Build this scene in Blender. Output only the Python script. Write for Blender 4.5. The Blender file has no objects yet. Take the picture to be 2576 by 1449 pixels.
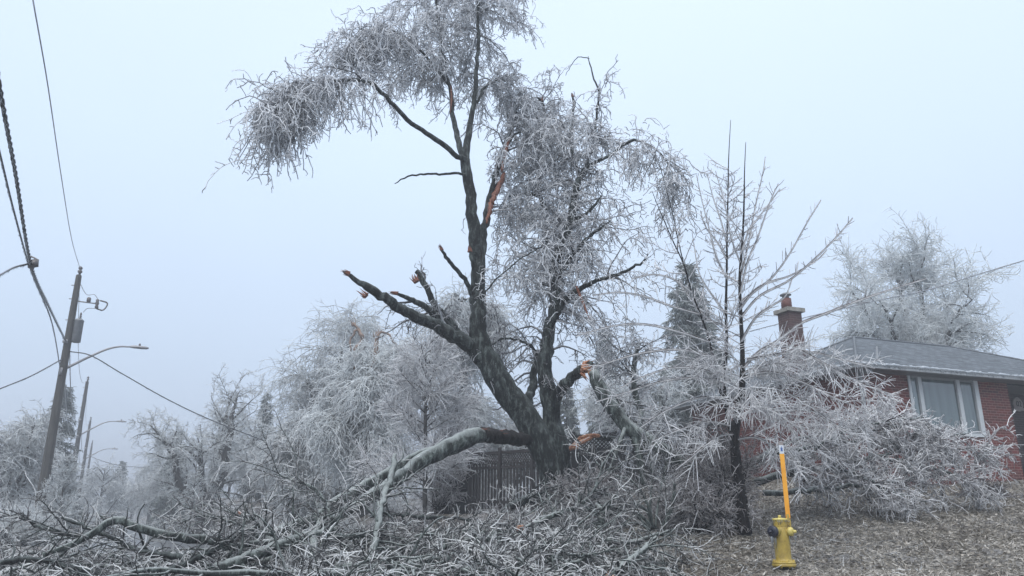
import bpy, math, random
import numpy as np
from mathutils import Vector

# ------------------------------------------------------------------ camera, sky, sun, exposure
sc = bpy.context.scene
COL = sc.collection
H_CAM, PITCH, F_PX = 1.45, math.radians(16.57), 1932.0
cam_d = bpy.data.cameras.new('camera'); cam = bpy.data.objects.new('camera', cam_d); COL.objects.link(cam)
cam.location = (0, 0, H_CAM); cam.rotation_euler = (math.radians(90) + PITCH, 0, 0)
cam_d.lens = 36.0 * F_PX / 2576.0; cam_d.sensor_width = 36; cam_d.clip_end = 3000
sc.camera = cam

SUN_EL, SUN_AZ = math.radians(48), math.radians(200)
w = bpy.data.worlds.new('World'); sc.world = w; w.use_nodes = True
nt = w.node_tree; nt.nodes.clear()
wo = nt.nodes.new('ShaderNodeOutputWorld'); bg = nt.nodes.new('ShaderNodeBackground')
tc = nt.nodes.new('ShaderNodeTexCoord'); sep = nt.nodes.new('ShaderNodeSeparateXYZ'); ramp = nt.nodes.new('ShaderNodeValToRGB')
sky = nt.nodes.new('ShaderNodeTexSky'); sky.sky_type = 'NISHITA'; sky.sun_disc = False
sky.sun_elevation = SUN_EL; sky.sun_rotation = SUN_AZ; sky.dust_density = 3
ss = nt.nodes.new('ShaderNodeVectorMath'); ss.operation = 'SCALE'; ss.inputs['Scale'].default_value = 0.10
nz = nt.nodes.new('ShaderNodeTexNoise'); nz.inputs['Scale'].default_value = 1.6; nz.inputs['Detail'].default_value = 3
mr = nt.nodes.new('ShaderNodeMapRange'); mr.inputs[1].default_value = .3; mr.inputs[2].default_value = .7; mr.inputs[3].default_value = .965; mr.inputs[4].default_value = 1.035
cs = nt.nodes.new('ShaderNodeVectorMath'); cs.operation = 'SCALE'
mx = nt.nodes.new('ShaderNodeMix'); mx.data_type = 'RGBA'; mx.inputs[0].default_value = 0.9
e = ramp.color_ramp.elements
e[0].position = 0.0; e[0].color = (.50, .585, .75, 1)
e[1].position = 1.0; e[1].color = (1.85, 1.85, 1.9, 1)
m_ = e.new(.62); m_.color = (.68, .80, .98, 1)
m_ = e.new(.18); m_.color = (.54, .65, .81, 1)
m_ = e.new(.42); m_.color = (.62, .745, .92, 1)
L = nt.links.new
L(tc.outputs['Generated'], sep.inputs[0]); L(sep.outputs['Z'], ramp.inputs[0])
L(tc.outputs['Generated'], nz.inputs['Vector']); L(nz.outputs['Fac'], mr.inputs[0])
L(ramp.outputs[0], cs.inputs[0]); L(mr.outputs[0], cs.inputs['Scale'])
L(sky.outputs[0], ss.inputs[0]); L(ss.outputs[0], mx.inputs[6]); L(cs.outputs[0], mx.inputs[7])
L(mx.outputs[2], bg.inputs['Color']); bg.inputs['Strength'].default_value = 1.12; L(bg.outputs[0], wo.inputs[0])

sl = bpy.data.lights.new('sun', 'SUN'); sl.energy = 1.5; sl.angle = math.radians(50); sl.color = (1, .97, .93)
sun = bpy.data.objects.new('sun', sl); COL.objects.link(sun)
sun.rotation_euler = Vector((math.sin(SUN_AZ) * math.cos(SUN_EL), math.cos(SUN_AZ) * math.cos(SUN_EL), math.sin(SUN_EL))).to_track_quat('Z', 'Y').to_euler()

sc.view_settings.view_transform = 'Standard'; sc.view_settings.look = 'None'
sc.view_settings.exposure = 0.30; sc.view_settings.gamma = 1.0; sc.view_settings.use_curve_mapping = False
cy = sc.cycles
cy.use_denoising = True; cy.volume_bounces = 2; cy.max_bounces = 6; cy.diffuse_bounces = 3; cy.glossy_bounces = 2; cy.transmission_bounces = 4
cy.transparent_max_bounces = 4; cy.use_adaptive_sampling = True; cy.adaptive_threshold = 0.02

# ------------------------------------------------------------------ geometry of the view (authoring helper)
CP, SP = math.cos(PITCH), math.sin(PITCH)
def at(X, Y, d):
    """the world point at distance y=d seen at photo position X, Y (photo 2576 wide)"""
    a = (X - 1288.0) / F_PX; b = (724.5 - Y) / F_PX
    den = CP - b * SP
    return np.array([a / den * d, d, H_CAM + (SP + b * CP) / den * d])
def px(d): return d / F_PX * 1.03       # metres per photo pixel at distance d

def smooth(t): t = np.clip(t, 0, 1); return t * t * (3 - 2 * t)
def street_s(x, y): return (x + 20.1) * .89 + (y - 34.0) * .46
def gz(x, y):
    x = np.asarray(x, float); y = np.asarray(y, float)
    f = np.interp(y, [6, 9, 13, 16, 18, 21, 24, 30, 60], [.3, .45, .60, 1.16, 1.55, 2.05, 2.55, 2.9, 3.0])
    cap = 1.5 + (1.4 + .03 * x) * smooth((x - .5) / 7.0)
    f = np.minimum(f, cap)
    wgt = smooth((street_s(x, y) - 10.15) / 1.3)
    f = f + 1.7 * smooth((y - 36) / 45) * (street_s(x, y) > 10)
    z = .2 + wgt * (f - .2)
    z += .12 * smooth((1.1 - street_s(x, y)) / .3)
    return z

# ------------------------------------------------------------------ scene bookkeeping
def tag(o, label=None, cat=None, group=None, kind=None):
    if label: o['label'] = label
    if cat: o['category'] = cat
    if group: o['group'] = group
    if kind: o['kind'] = kind
    return o
def empty(name, loc, rz=0.0):
    o = bpy.data.objects.new(name, None); COL.objects.link(o); o.location = loc; o.rotation_euler = (0, 0, rz)
    o.empty_display_size = .2
    return o
def link_mesh(name, V, faces, mat, parent=None, tone=None, smoothf=True, world=False):
    """V (n,3); faces: list of int arrays (m,k)"""
    V = np.ascontiguousarray(V, np.float32)
    me = bpy.data.meshes.new(name)
    me.vertices.add(len(V)); me.vertices.foreach_set('co', V.ravel())
    faces = [np.asarray(f, np.int32) for f in faces if len(f)]
    li = np.concatenate([f.ravel() for f in faces]); cnt = np.concatenate([np.full(len(f), f.shape[1], np.int32) for f in faces])
    st = np.concatenate([[0], np.cumsum(cnt)[:-1]]).astype(np.int32)
    me.loops.add(len(li)); me.loops.foreach_set('vertex_index', li)
    me.polygons.add(len(cnt)); me.polygons.foreach_set('loop_start', st)
    me.polygons.foreach_set('use_smooth', np.full(len(cnt), smoothf, bool))
    if tone is not None:
        at_ = me.attributes.new('tone', 'FLOAT', 'POINT'); at_.data.foreach_set('value', np.ascontiguousarray(tone, np.float32))
    me.update(calc_edges=True); me.validate()
    if mat: me.materials.append(mat)
    o = bpy.data.objects.new(name, me); COL.objects.link(o)
    if parent is not None:
        o.parent = parent
        if world:       # geometry given in world space
            from mathutils import Matrix
            o.matrix_parent_inverse = (Matrix.Translation(parent.location) @ parent.rotation_euler.to_matrix().to_4x4()).inverted()
    return o
class MB:
    """collects shapes, links them as ONE mesh"""
    def __init__(s): s.V = []; s.F = []; s.T = []; s.n = 0
    def add(s, V, faces, tone=None):
        V = np.asarray(V, float).reshape(-1, 3)
        for f in faces: s.F.append(np.asarray(f, int) + s.n)
        s.V.append(V); s.T.append(np.broadcast_to(np.asarray(.5 if tone is None else tone, float), (len(V),)))
        s.n += len(V); return s
    def box(s, x0, x1, y0, y1, z0, z1, tone=None):
        V = [(x, y, z) for z in (z0, z1) for y in (y0, y1) for x in (x0, x1)]
        return s.add(V, [np.array([(0, 2, 3, 1), (4, 5, 7, 6), (0, 1, 5, 4), (2, 6, 7, 3), (0, 4, 6, 2), (1, 3, 7, 5)])], tone)
    def obox(s, c, ax, ay, az, tone=None):
        """box at centre c with half-axis vectors"""
        c, ax, ay, az = map(np.asarray, (c, ax, ay, az))
        V = [c + i * ax + j * ay + k * az for k in (-1, 1) for j in (-1, 1) for i in (-1, 1)]
        return s.add(V, [np.array([(0, 2, 3, 1), (4, 5, 7, 6), (0, 1, 5, 4), (2, 6, 7, 3), (0, 4, 6, 2), (1, 3, 7, 5)])], tone)
    def lathe(s, prof, c=(0, 0, 0), axis=(0, 0, 1), k=24, tone=None):
        c = np.asarray(c, float); w_ = np.asarray(axis, float); w_ /= np.linalg.norm(w_)
        u = np.cross(w_, (0, 1, 0) if abs(w_[1]) < .9 else (1, 0, 0)); u /= np.linalg.norm(u); v = np.cross(w_, u)
        a = np.arange(k) * 2 * math.pi / k
        ring = np.cos(a)[:, None] * u + np.sin(a)[:, None] * v
        V = np.concatenate([c + w_ * h + ring * r for r, h in prof])
        m = len(prof); F = []
        for i in range(m - 1):
            for j in range(k):
                j2 = (j + 1) % k; F.append((i * k + j, i * k + j2, (i + 1) * k + j2, (i + 1) * k + j))
        fl = [np.array(F)]
        fl.append(np.array([list(range(k))[::-1]])); fl.append(np.array([[(m - 1) * k + j for j in range(k)]]))
        return s.add(V, fl, tone)
    def tubes(s, P, R, k=4, tone=None, cap=False, rough=0.0, rng=None):
        V, F, rep = tube_arrays(P, R, k, cap, rough, rng)
        if tone is None: t = .5
        else:
            t = np.asarray(tone, float)
            if t.ndim: t = np.repeat(t, rep)
        return s.add(V, F, t)
    def build(s, name, mat, parent=None, smoothf=True, world=False):
        return link_mesh(name, np.concatenate(s.V), s.F, mat, parent, np.concatenate(s.T), smoothf, world)

def tube_arrays(P, R, k=4, cap=False, rough=0.0, rng=None):
    P = np.asarray(P, float); R = np.asarray(R, float); N, n, _ = P.shape
    T = np.gradient(P, axis=1); T /= (np.linalg.norm(T, axis=2, keepdims=True) + 1e-9)
    ref = np.zeros_like(T); mean = np.abs(T.mean(axis=1)); ax = np.argmin(mean, axis=1)
    ref[np.arange(N), :, ax] = 1.0
    U = np.cross(T, ref); U /= (np.linalg.norm(U, axis=2, keepdims=True) + 1e-9)
    W = np.cross(T, U)
    a = np.arange(k) * 2 * math.pi / k
    RR = R[:, :, None] * np.ones(k)
    if rough and rng is not None:
        ridge = 1 + rough * rng.normal(size=(N, 1, k)) + rough * .6 * rng.normal(size=(N, n, k))
        RR = RR * ridge
    V = P[:, :, None, :] + RR[..., None] * (np.cos(a)[None, None, :, None] * U[:, :, None, :] + np.sin(a)[None, None, :, None] * W[:, :, None, :])
    base = (np.arange(N) * n * k)[:, None, None]; i = (np.arange(n - 1) * k)[None, :, None]; j = np.arange(k)[None, None, :]; j2 = (j + 1) % k
    F = np.stack([base + i + j, base + i + j2, base + i + k + j2, base + i + k + j], -1).reshape(-1, 4)
    fl = [F]
    if cap:
        fl.append((base[:, 0, 0][:, None] + np.arange(k)[::-1][None]).reshape(-1, k))
        fl.append((base[:, 0, 0][:, None] + (n - 1) * k + np.arange(k)[None]).reshape(-1, k))
    return V.reshape(-1, 3), fl, n * k

def curve(pts, n=24, scale_r=True):
    """pts: (X, Y, d, half width px) seen positions -> smooth world polyline and radii"""
    W = np.array([at(p[0], p[1], p[2]) for p in pts]); r = np.array([p[3] * px(p[2]) for p in pts])
    return wcurve(W, r, n)
def wcurve(W, r, n=24):
    W = np.asarray(W, float); r = np.asarray(r, float)
    s = np.concatenate([[0], np.cumsum(np.linalg.norm(np.diff(W, axis=0), axis=1))]); s /= s[-1]
    if len(W) == 2:
        t = np.linspace(0, 1, n); return W[0] + (W[1] - W[0]) * t[:, None], np.interp(t, s, r)
    m = np.empty_like(W); m[1:-1] = (W[2:] - W[:-2]) / (s[2:] - s[:-2])[:, None]; m[0] = (W[1] - W[0]) / (s[1] - s[0]); m[-1] = (W[-1] - W[-2]) / (s[-1] - s[-2])
    t = np.linspace(0, 1, n); i = np.clip(np.searchsorted(s, t, side='right') - 1, 0, len(W) - 2)
    h = (s[i + 1] - s[i])[:, None]; u = ((t - s[i])[:, None]) / h
    P = (2 * u**3 - 3 * u**2 + 1) * W[i] + (u**3 - 2 * u**2 + u) * h * m[i] + (-2 * u**3 + 3 * u**2) * W[i + 1] + (u**3 - u**2) * h * m[i + 1]
    return P, np.interp(t, s, r)
def stack(cs): return np.stack([c[0] for c in cs]), np.stack([c[1] for c in cs])

def spawn(P, R, N, rng, t0=.1, t1=1.0, ang=(35, 75), side=None, wts=None):
    """N starting points on the polylines P with a direction leaving the parent at an angle"""
    M, n, _ = P.shape
    ln = np.linalg.norm(np.diff(P, axis=1), axis=2).sum(1)
    wt = ln if wts is None else ln * wts
    idx = rng.choice(M, N, p=wt / wt.sum())
    t = rng.uniform(t0, t1, N) * (n - 1); i = np.minimum(t.astype(int), n - 2); f = (t - i)[:, None]
    p = P[idx, i] * (1 - f) + P[idx, i + 1] * f; T = P[idx, i + 1] - P[idx, i]; T /= (np.linalg.norm(T, axis=1, keepdims=True) + 1e-9)
    r = R[idx, i] * (1 - f[:, 0]) + R[idx, i + 1] * f[:, 0]
    q = rng.normal(size=(N, 3))
    if side is not None: q = q * np.asarray(side)
    q -= (q * T).sum(1, keepdims=True) * T; q /= (np.linalg.norm(q, axis=1, keepdims=True) + 1e-9)
    a = np.radians(rng.uniform(ang[0], ang[1], N))[:, None]
    return p, np.cos(a) * T + np.sin(a) * q, r, idx, t / (n - 1)
def grow(p, d, Lg, r0, r1, n, rng, droop=.3, wig=.15, lift=0.0):
    N = len(p); P = np.empty((N, n, 3)); P[:, 0] = p; st = (Lg / (n - 1))[:, None]; d = d.copy()
    dr = droop if np.ndim(droop) else np.full(N, droop)
    for i in range(1, n):
        g = np.zeros((N, 3)); g[:, 2] = -dr + lift * i / n
        d = d + g + wig * rng.normal(size=(N, 3)); d /= np.linalg.norm(d, axis=1, keepdims=True)
        P[:, i] = P[:, i - 1] + d * st
    t = np.linspace(0, 1, n)[None]
    r0 = np.broadcast_to(r0, (N,))[:, None]; r1 = np.broadcast_to(r1, (N,))[:, None]
    return P, r0 * (1 - t) + r1 * t
def icicles(mb, P, N, rng, L=(.03, .10), r=.005, tone=(.6, 1.0), t0=0.0):
    """small frozen drips hanging from polylines"""
    M, n, _ = P.shape
    ln = np.linalg.norm(np.diff(P, axis=1), axis=2).sum(1); idx = rng.choice(M, N, p=ln / ln.sum())
    t = rng.uniform(t0, 1, N) * (n - 1) * .999; i = t.astype(int); f = (t - i)[:, None]
    p = P[idx, i] * (1 - f) + P[idx, i + 1] * f; h = rng.uniform(L[0], L[1], N) * rng.uniform(.4, 1, N)
    a = rng.uniform(0, 6.28, N)
    V = np.empty((N, 4, 3))
    for k in range(3):
        V[:, k] = p + np.stack([np.cos(a + k * 2.094) * r, np.sin(a + k * 2.094) * r, np.zeros(N)], 1)
    V[:, 3] = p + np.stack([rng.normal(0, .004, N), rng.normal(0, .004, N), -h], 1)
    b = np.arange(N)[:, None] * 4
    F = np.concatenate([b + np.array([[0, 1, 3]]), b + np.array([[1, 2, 3]]), b + np.array([[2, 0, 3]])])
    mb.add(V.reshape(-1, 3), [F], np.repeat(rng.uniform(tone[0], tone[1], N), 4))

# ------------------------------------------------------------------ materials
def mat(name):
    m = bpy.data.materials.new(name); m.use_nodes = True; t = m.node_tree; b = t.nodes['Principled BSDF']; return m, t, b
def ramp_node(t, stops):
    r = t.nodes.new('ShaderNodeValToRGB'); el = r.color_ramp.elements
    el[0].position, el[0].color = stops[0][0], (*stops[0][1], 1); el[1].position, el[1].color = stops[-1][0], (*stops[-1][1], 1)
    for p_, c in stops[1:-1]: q = el.new(p_); q.color = (*c, 1)
    return r
def noise_node(t, scale, detail=4, rough=.6, vec=None, coord='Object', stretch=None):
    n = t.nodes.new('ShaderNodeTexNoise'); n.inputs['Scale'].default_value = scale; n.inputs['Detail'].default_value = detail; n.inputs['Roughness'].default_value = rough
    c = t.nodes.new('ShaderNodeTexCoord'); src = c.outputs[coord]
    if stretch:
        mp = t.nodes.new('ShaderNodeMapping'); mp.inputs['Scale'].default_value = stretch; t.links.new(src, mp.inputs[0]); src = mp.outputs[0]
    t.links.new(src, n.inputs['Vector']); return n
def bump(t, b, src, strength, dist):
    bp = t.nodes.new('ShaderNodeBump'); bp.inputs['Strength'].default_value = strength; bp.inputs['Distance'].default_value = dist
    t.links.new(src, bp.inputs['Height']); t.links.new(bp.outputs[0], b.inputs['Normal'])
def mat_ice(name, dark, mid, light, rough=.3, spec=.5, trans=.5):
    """twigs in a sleeve of ice: 'tone' says how thick the sleeve is"""
    m, t, b = mat(name)
    a = t.nodes.new('ShaderNodeAttribute'); a.attribute_name = 'tone'
    n = noise_node(t, 9, 3)
    mm = t.nodes.new('ShaderNodeMath'); mm.operation = 'MULTIPLY_ADD'; mm.inputs[1].default_value = .9; 
    s_ = t.nodes.new('ShaderNodeMath'); s_.operation = 'ADD'; s_.inputs[1].default_value = -.45
    t.links.new(n.outputs['Fac'], mm.inputs[0]); t.links.new(a.outputs['Fac'], s_.inputs[0]); t.links.new(s_.outputs[0], mm.inputs[2])
    r = ramp_node(t, [(0, dark), (.45, mid), (1, light)])
    t.links.new(mm.outputs[0], r.inputs[0]); t.links.new(r.outputs[0], b.inputs['Base Color'])
    b.inputs['Roughness'].default_value = rough; b.inputs['Specular IOR Level'].default_value = spec
    if trans:
        tr = t.nodes.new('ShaderNodeBsdfTranslucent'); ms = t.nodes.new('ShaderNodeMixShader'); ms.inputs[0].default_value = trans
        t.links.new(r.outputs[0], tr.inputs['Color']); t.links.new(b.outputs[0], ms.inputs[1]); t.links.new(tr.outputs[0], ms.inputs[2])
        t.links.new(ms.outputs[0], t.nodes['Material Output'].inputs['Surface'])
    return m
def mat_bark(name, dark, mid, light, frost=.5, scale=14, frostcol=(.30, .35, .35)):
    m, t, b = mat(name)
    n1 = noise_node(t, scale, 8, .78, stretch=(1, 1, .30)); n2 = noise_node(t, 2.2, 4, .6)
    r = ramp_node(t, [(.40, dark), (.50, mid), (.65, light)])
    t.links.new(n1.outputs['Fac'], r.inputs[0])
    g = t.nodes.new('ShaderNodeNewGeometry'); sp = t.nodes.new('ShaderNodeSeparateXYZ'); t.links.new(g.outputs['Normal'], sp.inputs[0])
    ad = t.nodes.new('ShaderNodeMath'); ad.operation = 'MULTIPLY_ADD'; ad.inputs[1].default_value = .8
    t.links.new(n2.outputs['Fac'], ad.inputs[2]); t.links.new(sp.outputs['Z'], ad.inputs[0])
    mp = t.nodes.new('ShaderNodeMapRange'); mp.inputs[1].default_value = .72; mp.inputs[2].default_value = 1.2; mp.inputs[3].default_value = 0; mp.inputs[4].default_value = frost
    t.links.new(ad.outputs[0], mp.inputs[0])
    mx_ = t.nodes.new('ShaderNodeMix'); mx_.data_type = 'RGBA'; mx_.inputs[7].default_value = (*frostcol, 1)
    t.links.new(mp.outputs[0], mx_.inputs[0]); t.links.new(r.outputs[0], mx_.inputs[6]); t.links.new(mx_.outputs[2], b.inputs['Base Color'])
    b.inputs['Roughness'].default_value = .5; b.inputs['Specular IOR Level'].default_value = .2
    bump(t, b, n1.outputs['Fac'], 1.0, .06)
    return m
def mat_noise(name, stops, scale=8, rough=.6, detail=5, bumps=.3, dist=.01, stretch=None, metal=0):
    m, t, b = mat(name); n = noise_node(t, scale, detail, .65, stretch=stretch); r = ramp_node(t, stops)
    t.links.new(n.outputs['Fac'], r.inputs[0]); t.links.new(r.outputs[0], b.inputs['Base Color'])
    b.inputs['Roughness'].default_value = rough; b.inputs['Metallic'].default_value = metal
    if bumps: bump(t, b, n.outputs['Fac'], bumps, dist)
    return m
def mat_plain(name, c, rough=.5, metal=0, spec=.5, var=.25, scale=6):
    c = np.array(c); return mat_noise(name, [(.3, tuple(c * (1 - var))), (.7, tuple(np.minimum(c * (1 + var), 1)))], scale, rough, 4, .1, .004, metal=metal)

M = {}
M['ice_twig'] = mat_ice('iced_twigs', (.04, .04, .043), (.50, .51, .535), (.93, .95, .97), .22)
M['ice_sapling'] = mat_ice('clear_iced_twigs', (.04, .026, .028), (.54, .54, .56), (.97, .98, .99), .18)
M['ice_fallen'] = mat_ice('iced_brushwood', (.008, .007, .008), (.27, .27, .275), (.93, .94, .94), .22)
M['ice_far_hazed'] = mat_ice('hazed_frosted_twigs_far', (.25, .25, .255), (.70, .72, .735), (.94, .97, .98), .6, .3, .6)  # frost made paler and flatter: part of the fog's fading is put into the colour
M['ice_shrub'] = mat_ice('frosted_shrub_twigs', (.045, .036, .036), (.38, .36, .365), (.86, .85, .86), .4, .4)
M['needles'] = mat_ice('frosted_needles', (.03, .04, .036), (.10, .12, .115), (.28, .31, .31), .7, .3, .2)
M['icicle'] = mat_ice('icicles', (.45, .48, .52), (.6, .64, .68), (.78, .82, .86), .15)
M['bark'] = mat_bark('wet_dark_bark', (.003, .004, .004), (.013, .017, .016), (.13, .155, .148), .22, 10)
M['bark_log'] = mat_bark('lichen_bark', (.006, .008, .007), (.05, .062, .058), (.24, .28, .265), .85, 10, (.40, .44, .435))
M['bark_black'] = mat_bark('black_wet_bark', (.003, .0025, .0025), (.008, .006, .006), (.03, .025, .024), .10, 18, (.2, .2, .2))
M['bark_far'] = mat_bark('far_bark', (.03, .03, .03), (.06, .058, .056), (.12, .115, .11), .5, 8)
M['split'] = mat_noise('split_wood', [(.3, (.06, .02, .012)), (.55, (.20, .065, .035)), (.75, (.42, .22, .11))], 9, .55, 5, .6, .01, (4, 4, .5))
M['split_bright'] = mat_noise('fresh_split_wood', [(.3, (.15, .05, .028)), (.5, (.42, .17, .085)), (.68, (.68, .50, .33))], 9, .5, 5, .6, .01, (1, 4, 4))
M['torn_far'] = mat_noise('torn_pale_wood', [(.3, (.07, .06, .055)), (.55, (.22, .16, .13)), (.75, (.38, .27, .2))], 3, .7)
M['concrete_pole'] = mat_noise('pole_wood', [(.3, (.028, .027, .025)), (.7, (.075, .072, .066))], 5, .75, 6, .4, .01, (3, 3, .3))
M['galv'] = mat_plain('galvanised_metal', (.27, .27, .28), .45, .3)
M['transformer'] = mat_plain('transformer_paint', (.17, .18, .19), .5)
M['porcelain'] = mat_plain('insulator_grey', (.10, .09, .09), .3)
M['cable'] = mat_plain('iced_cable', (.06, .065, .075), .3, var=.4)
M['cable_pale'] = mat_plain('iced_pale_cable', (.30, .32, .36), .3, var=.4)
M['fence_dark'] = mat_noise('wet_fence_boards', [(.3, (.006, .006, .006)), (.7, (.02, .018, .018))], 10, .6, 5, .4, .006, (4, 4, .4))
M['picket'] = mat_noise('weathered_pickets', [(.3, (.02, .017, .017)), (.7, (.055, .047, .045))], 10, .6, 5, .4, .006, (4, 4, .4))
M['rooffelt'] = mat_noise('frosted_felt_roof', [(.3, (.13, .125, .12)), (.7, (.27, .27, .27))], 6, .7)
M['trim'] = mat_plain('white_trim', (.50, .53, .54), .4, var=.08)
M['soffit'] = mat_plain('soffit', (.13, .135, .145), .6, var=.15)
M['gutter'] = mat_plain('gutter_metal', (.24, .255, .265), .35, var=.15)
M['concrete'] = mat_noise('foundation_concrete', [(.3, (.16, .15, .13)), (.7, (.33, .32, .29))], 7, .8)
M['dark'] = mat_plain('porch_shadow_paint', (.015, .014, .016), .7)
M['yellow'] = mat_noise('hydrant_paint', [(.25, (.17, .115, .018)), (.5, (.38, .27, .045)), (.8, (.47, .36, .09))], 7, .38, 6, .25, .006)
M['yellow_cap'] = mat_noise('hydrant_cap_paint', [(.3, (.42, .33, .07)), (.7, (.62, .53, .17))], 9, .35, 5, .2, .004)
M['black_cap'] = mat_plain('black_cap_paint', (.012, .013, .025), .35)
M['stake'] = mat_noise('marker_orange', [(.3, (.72, .30, .018)), (.7, (.88, .42, .035))], 5, .4, 4, .1, .003)
M['white'] = mat_plain('reflective_white', (.62, .66, .7), .35, var=.08)
M['blue'] = mat_plain('blue_print', (.06, .12, .32), .4)
M['ink'] = mat_plain('black_lettering', (.015, .014, .012), .6)
M['plaque'] = mat_plain('stone_plaque', (.30, .27, .26), .7)
M['pot'] = mat_plain('blue_glazed_pot', (.02, .05, .17), .3)
M['clay'] = mat_noise('clay_flue', [(.3, (.07, .025, .022)), (.7, (.14, .05, .04))], 8, .7)

def mat_brick(name, red, dark_, mortar, bw=.235, bh=.0775, ice=0.0):
    m, t, b = mat(name)
    c = t.nodes.new('ShaderNodeTexCoord'); s_ = t.nodes.new('ShaderNodeSeparateXYZ'); cb = t.nodes.new('ShaderNodeCombineXYZ')
    ad = t.nodes.new('ShaderNodeMath'); ad.operation = 'ADD'
    t.links.new(c.outputs['Object'], s_.inputs[0]); t.links.new(s_.outputs['X'], ad.inputs[0]); t.links.new(s_.outputs['Y'], ad.inputs[1])
    t.links.new(ad.outputs[0], cb.inputs[0]); t.links.new(s_.outputs['Z'], cb.inputs[1])
    br = t.nodes.new('ShaderNodeTexBrick'); br.inputs['Scale'].default_value = 1; br.inputs['Brick Width'].default_value = bw; br.inputs['Row Height'].default_value = bh
    br.inputs['Mortar Size'].default_value = .0075; br.inputs['Mortar Smooth'].default_value = .1
    br.inputs['Color1'].default_value = (*red, 1); br.inputs['Color2'].default_value = (*dark_, 1); br.inputs['Mortar'].default_value = (*mortar, 1)
    t.links.new(cb.outputs[0], br.inputs['Vector'])
    n = noise_node(t, 1.7, 6, .7); mp = t.nodes.new('ShaderNodeMapRange'); mp.inputs[3].default_value = .55; mp.inputs[4].default_value = 1.4
    t.links.new(n.outputs['Fac'], mp.inputs[0])
    sc_ = t.nodes.new('ShaderNodeVectorMath'); sc_.operation = 'SCALE'; t.links.new(br.outputs['Color'], sc_.inputs[0]); t.links.new(mp.outputs[0], sc_.inputs['Scale'])
    t.links.new(sc_.outputs[0], b.inputs['Base Color']); b.inputs['Roughness'].default_value = .6
    inv = t.nodes.new('ShaderNodeMath'); inv.operation = 'SUBTRACT'; inv.inputs[0].default_value = 1; t.links.new(br.outputs['Fac'], inv.inputs[1])
    bump(t, b, inv.outputs[0], .6, .006)
    return m
M['brick'] = mat_brick('red_brick', (.135, .009, .006), (.055, .006, .005), (.24, .14, .11))
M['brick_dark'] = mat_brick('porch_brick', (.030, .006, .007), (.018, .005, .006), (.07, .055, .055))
M['brick_chimney'] = mat_brick('chimney_brick', (.085, .028, .024), (.045, .018, .017), (.12, .09, .08))
# shingles
m, t, b = mat('frosted_shingles')
c = t.nodes.new('ShaderNodeTexCoord'); br = t.nodes.new('ShaderNodeTexBrick'); br.inputs['Scale'].default_value = 1
br.inputs['Brick Width'].default_value = .30; br.inputs['Row Height'].default_value = .14; br.inputs['Mortar Size'].default_value = .008
br.inputs['Color1'].default_value = (.05, .062, .075, 1); br.inputs['Color2'].default_value = (.125, .145, .165, 1); br.inputs['Mortar'].default_value = (.02, .025, .03, 1)
uvn = t.nodes.new('ShaderNodeUVMap'); t.links.new(uvn.outputs[0], br.inputs['Vector'])
n = noise_node(t, 3.5, 7, .75); r = ramp_node(t, [(.54, (0, 0, 0)), (.78, (1, 1, 1))]); t.links.new(n.outputs['Fac'], r.inputs[0])
mm = t.nodes.new('ShaderNodeMix'); mm.data_type = 'RGBA'; mm.inputs[7].default_value = (.22, .25, .275, 1)
t.links.new(r.outputs[0], mm.inputs[0]); t.links.new(br.outputs['Color'], mm.inputs[6]); t.links.new(mm.outputs[2], b.inputs['Base Color'])
b.inputs['Roughness'].default_value = .75; b.inputs['Specular IOR Level'].default_value = .25; bump(t, b, br.outputs['Color'], .5, .01)
M['shingle'] = m
M['shingle_cap'] = mat_noise('ridge_shingles', [(.3, (.06, .07, .08)), (.7, (.13, .15, .17))], 6, .7)
# glass with drawn curtains behind
def mat_glass(name, c0, c1):
    m, t, b = mat(name); n = noise_node(t, 1.3, 3, .5, stretch=(5, 5, .4)); r = ramp_node(t, [(.35, c0), (.65, c1)])
    t.links.new(n.outputs['Fac'], r.inputs[0]); t.links.new(r.outputs[0], b.inputs['Base Color'])
    b.inputs['Roughness'].default_value = .04; b.inputs['Coat Weight'].default_value = 1.0; b.inputs['Specular IOR Level'].default_value = .9; b.inputs['Coat Roughness'].default_value = .02
    return m
M['glass'] = mat_glass('window_glass', (.055, .085, .09), (.10, .14, .145))
M['glass_pale'] = mat_glass('window_glass_blind', (.12, .165, .175), (.17, .22, .23))
# lawn: frozen soil, dead grass and leaves under a film of ice
m, t, b = mat('frozen_lawn')
n1 = noise_node(t, 9, 8, .75); n2 = noise_node(t, .35, 4, .6); v = t.nodes.new('ShaderNodeTexVoronoi'); v.inputs['Scale'].default_value = 11
cc = t.nodes.new('ShaderNodeTexCoord'); t.links.new(cc.outputs['Object'], v.inputs['Vector'])
r1 = ramp_node(t, [(.30, (.022, .019, .017)), (.47, (.095, .08, .062)), (.58, (.20, .18, .15)), (.72, (.34, .335, .33))]); t.links.new(n1.outputs['Fac'], r1.inputs[0])
r2 = ramp_node(t, [(.40, (0, 0, 0)), (.62, (.65, .65, .65))]); t.links.new(n2.outputs['Fac'], r2.inputs[0])
mm = t.nodes.new('ShaderNodeMix'); mm.data_type = 'RGBA'; mm.inputs[7].default_value = (.24, .245, .26, 1)
t.links.new(r2.outputs[0], mm.inputs[0]); t.links.new(r1.outputs[0], mm.inputs[6]); t.links.new(mm.outputs[2], b.inputs['Base Color'])
b.inputs['Roughness'].default_value = .4
ad = t.nodes.new('ShaderNodeMath'); ad.operation = 'ADD'; t.links.new(n1.outputs['Fac'], ad.inputs[0]); t.links.new(v.outputs['Distance'], ad.inputs[1])
bump(t, b, ad.outputs[0], 1.0, .05)
M['lawn'] = m
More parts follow.
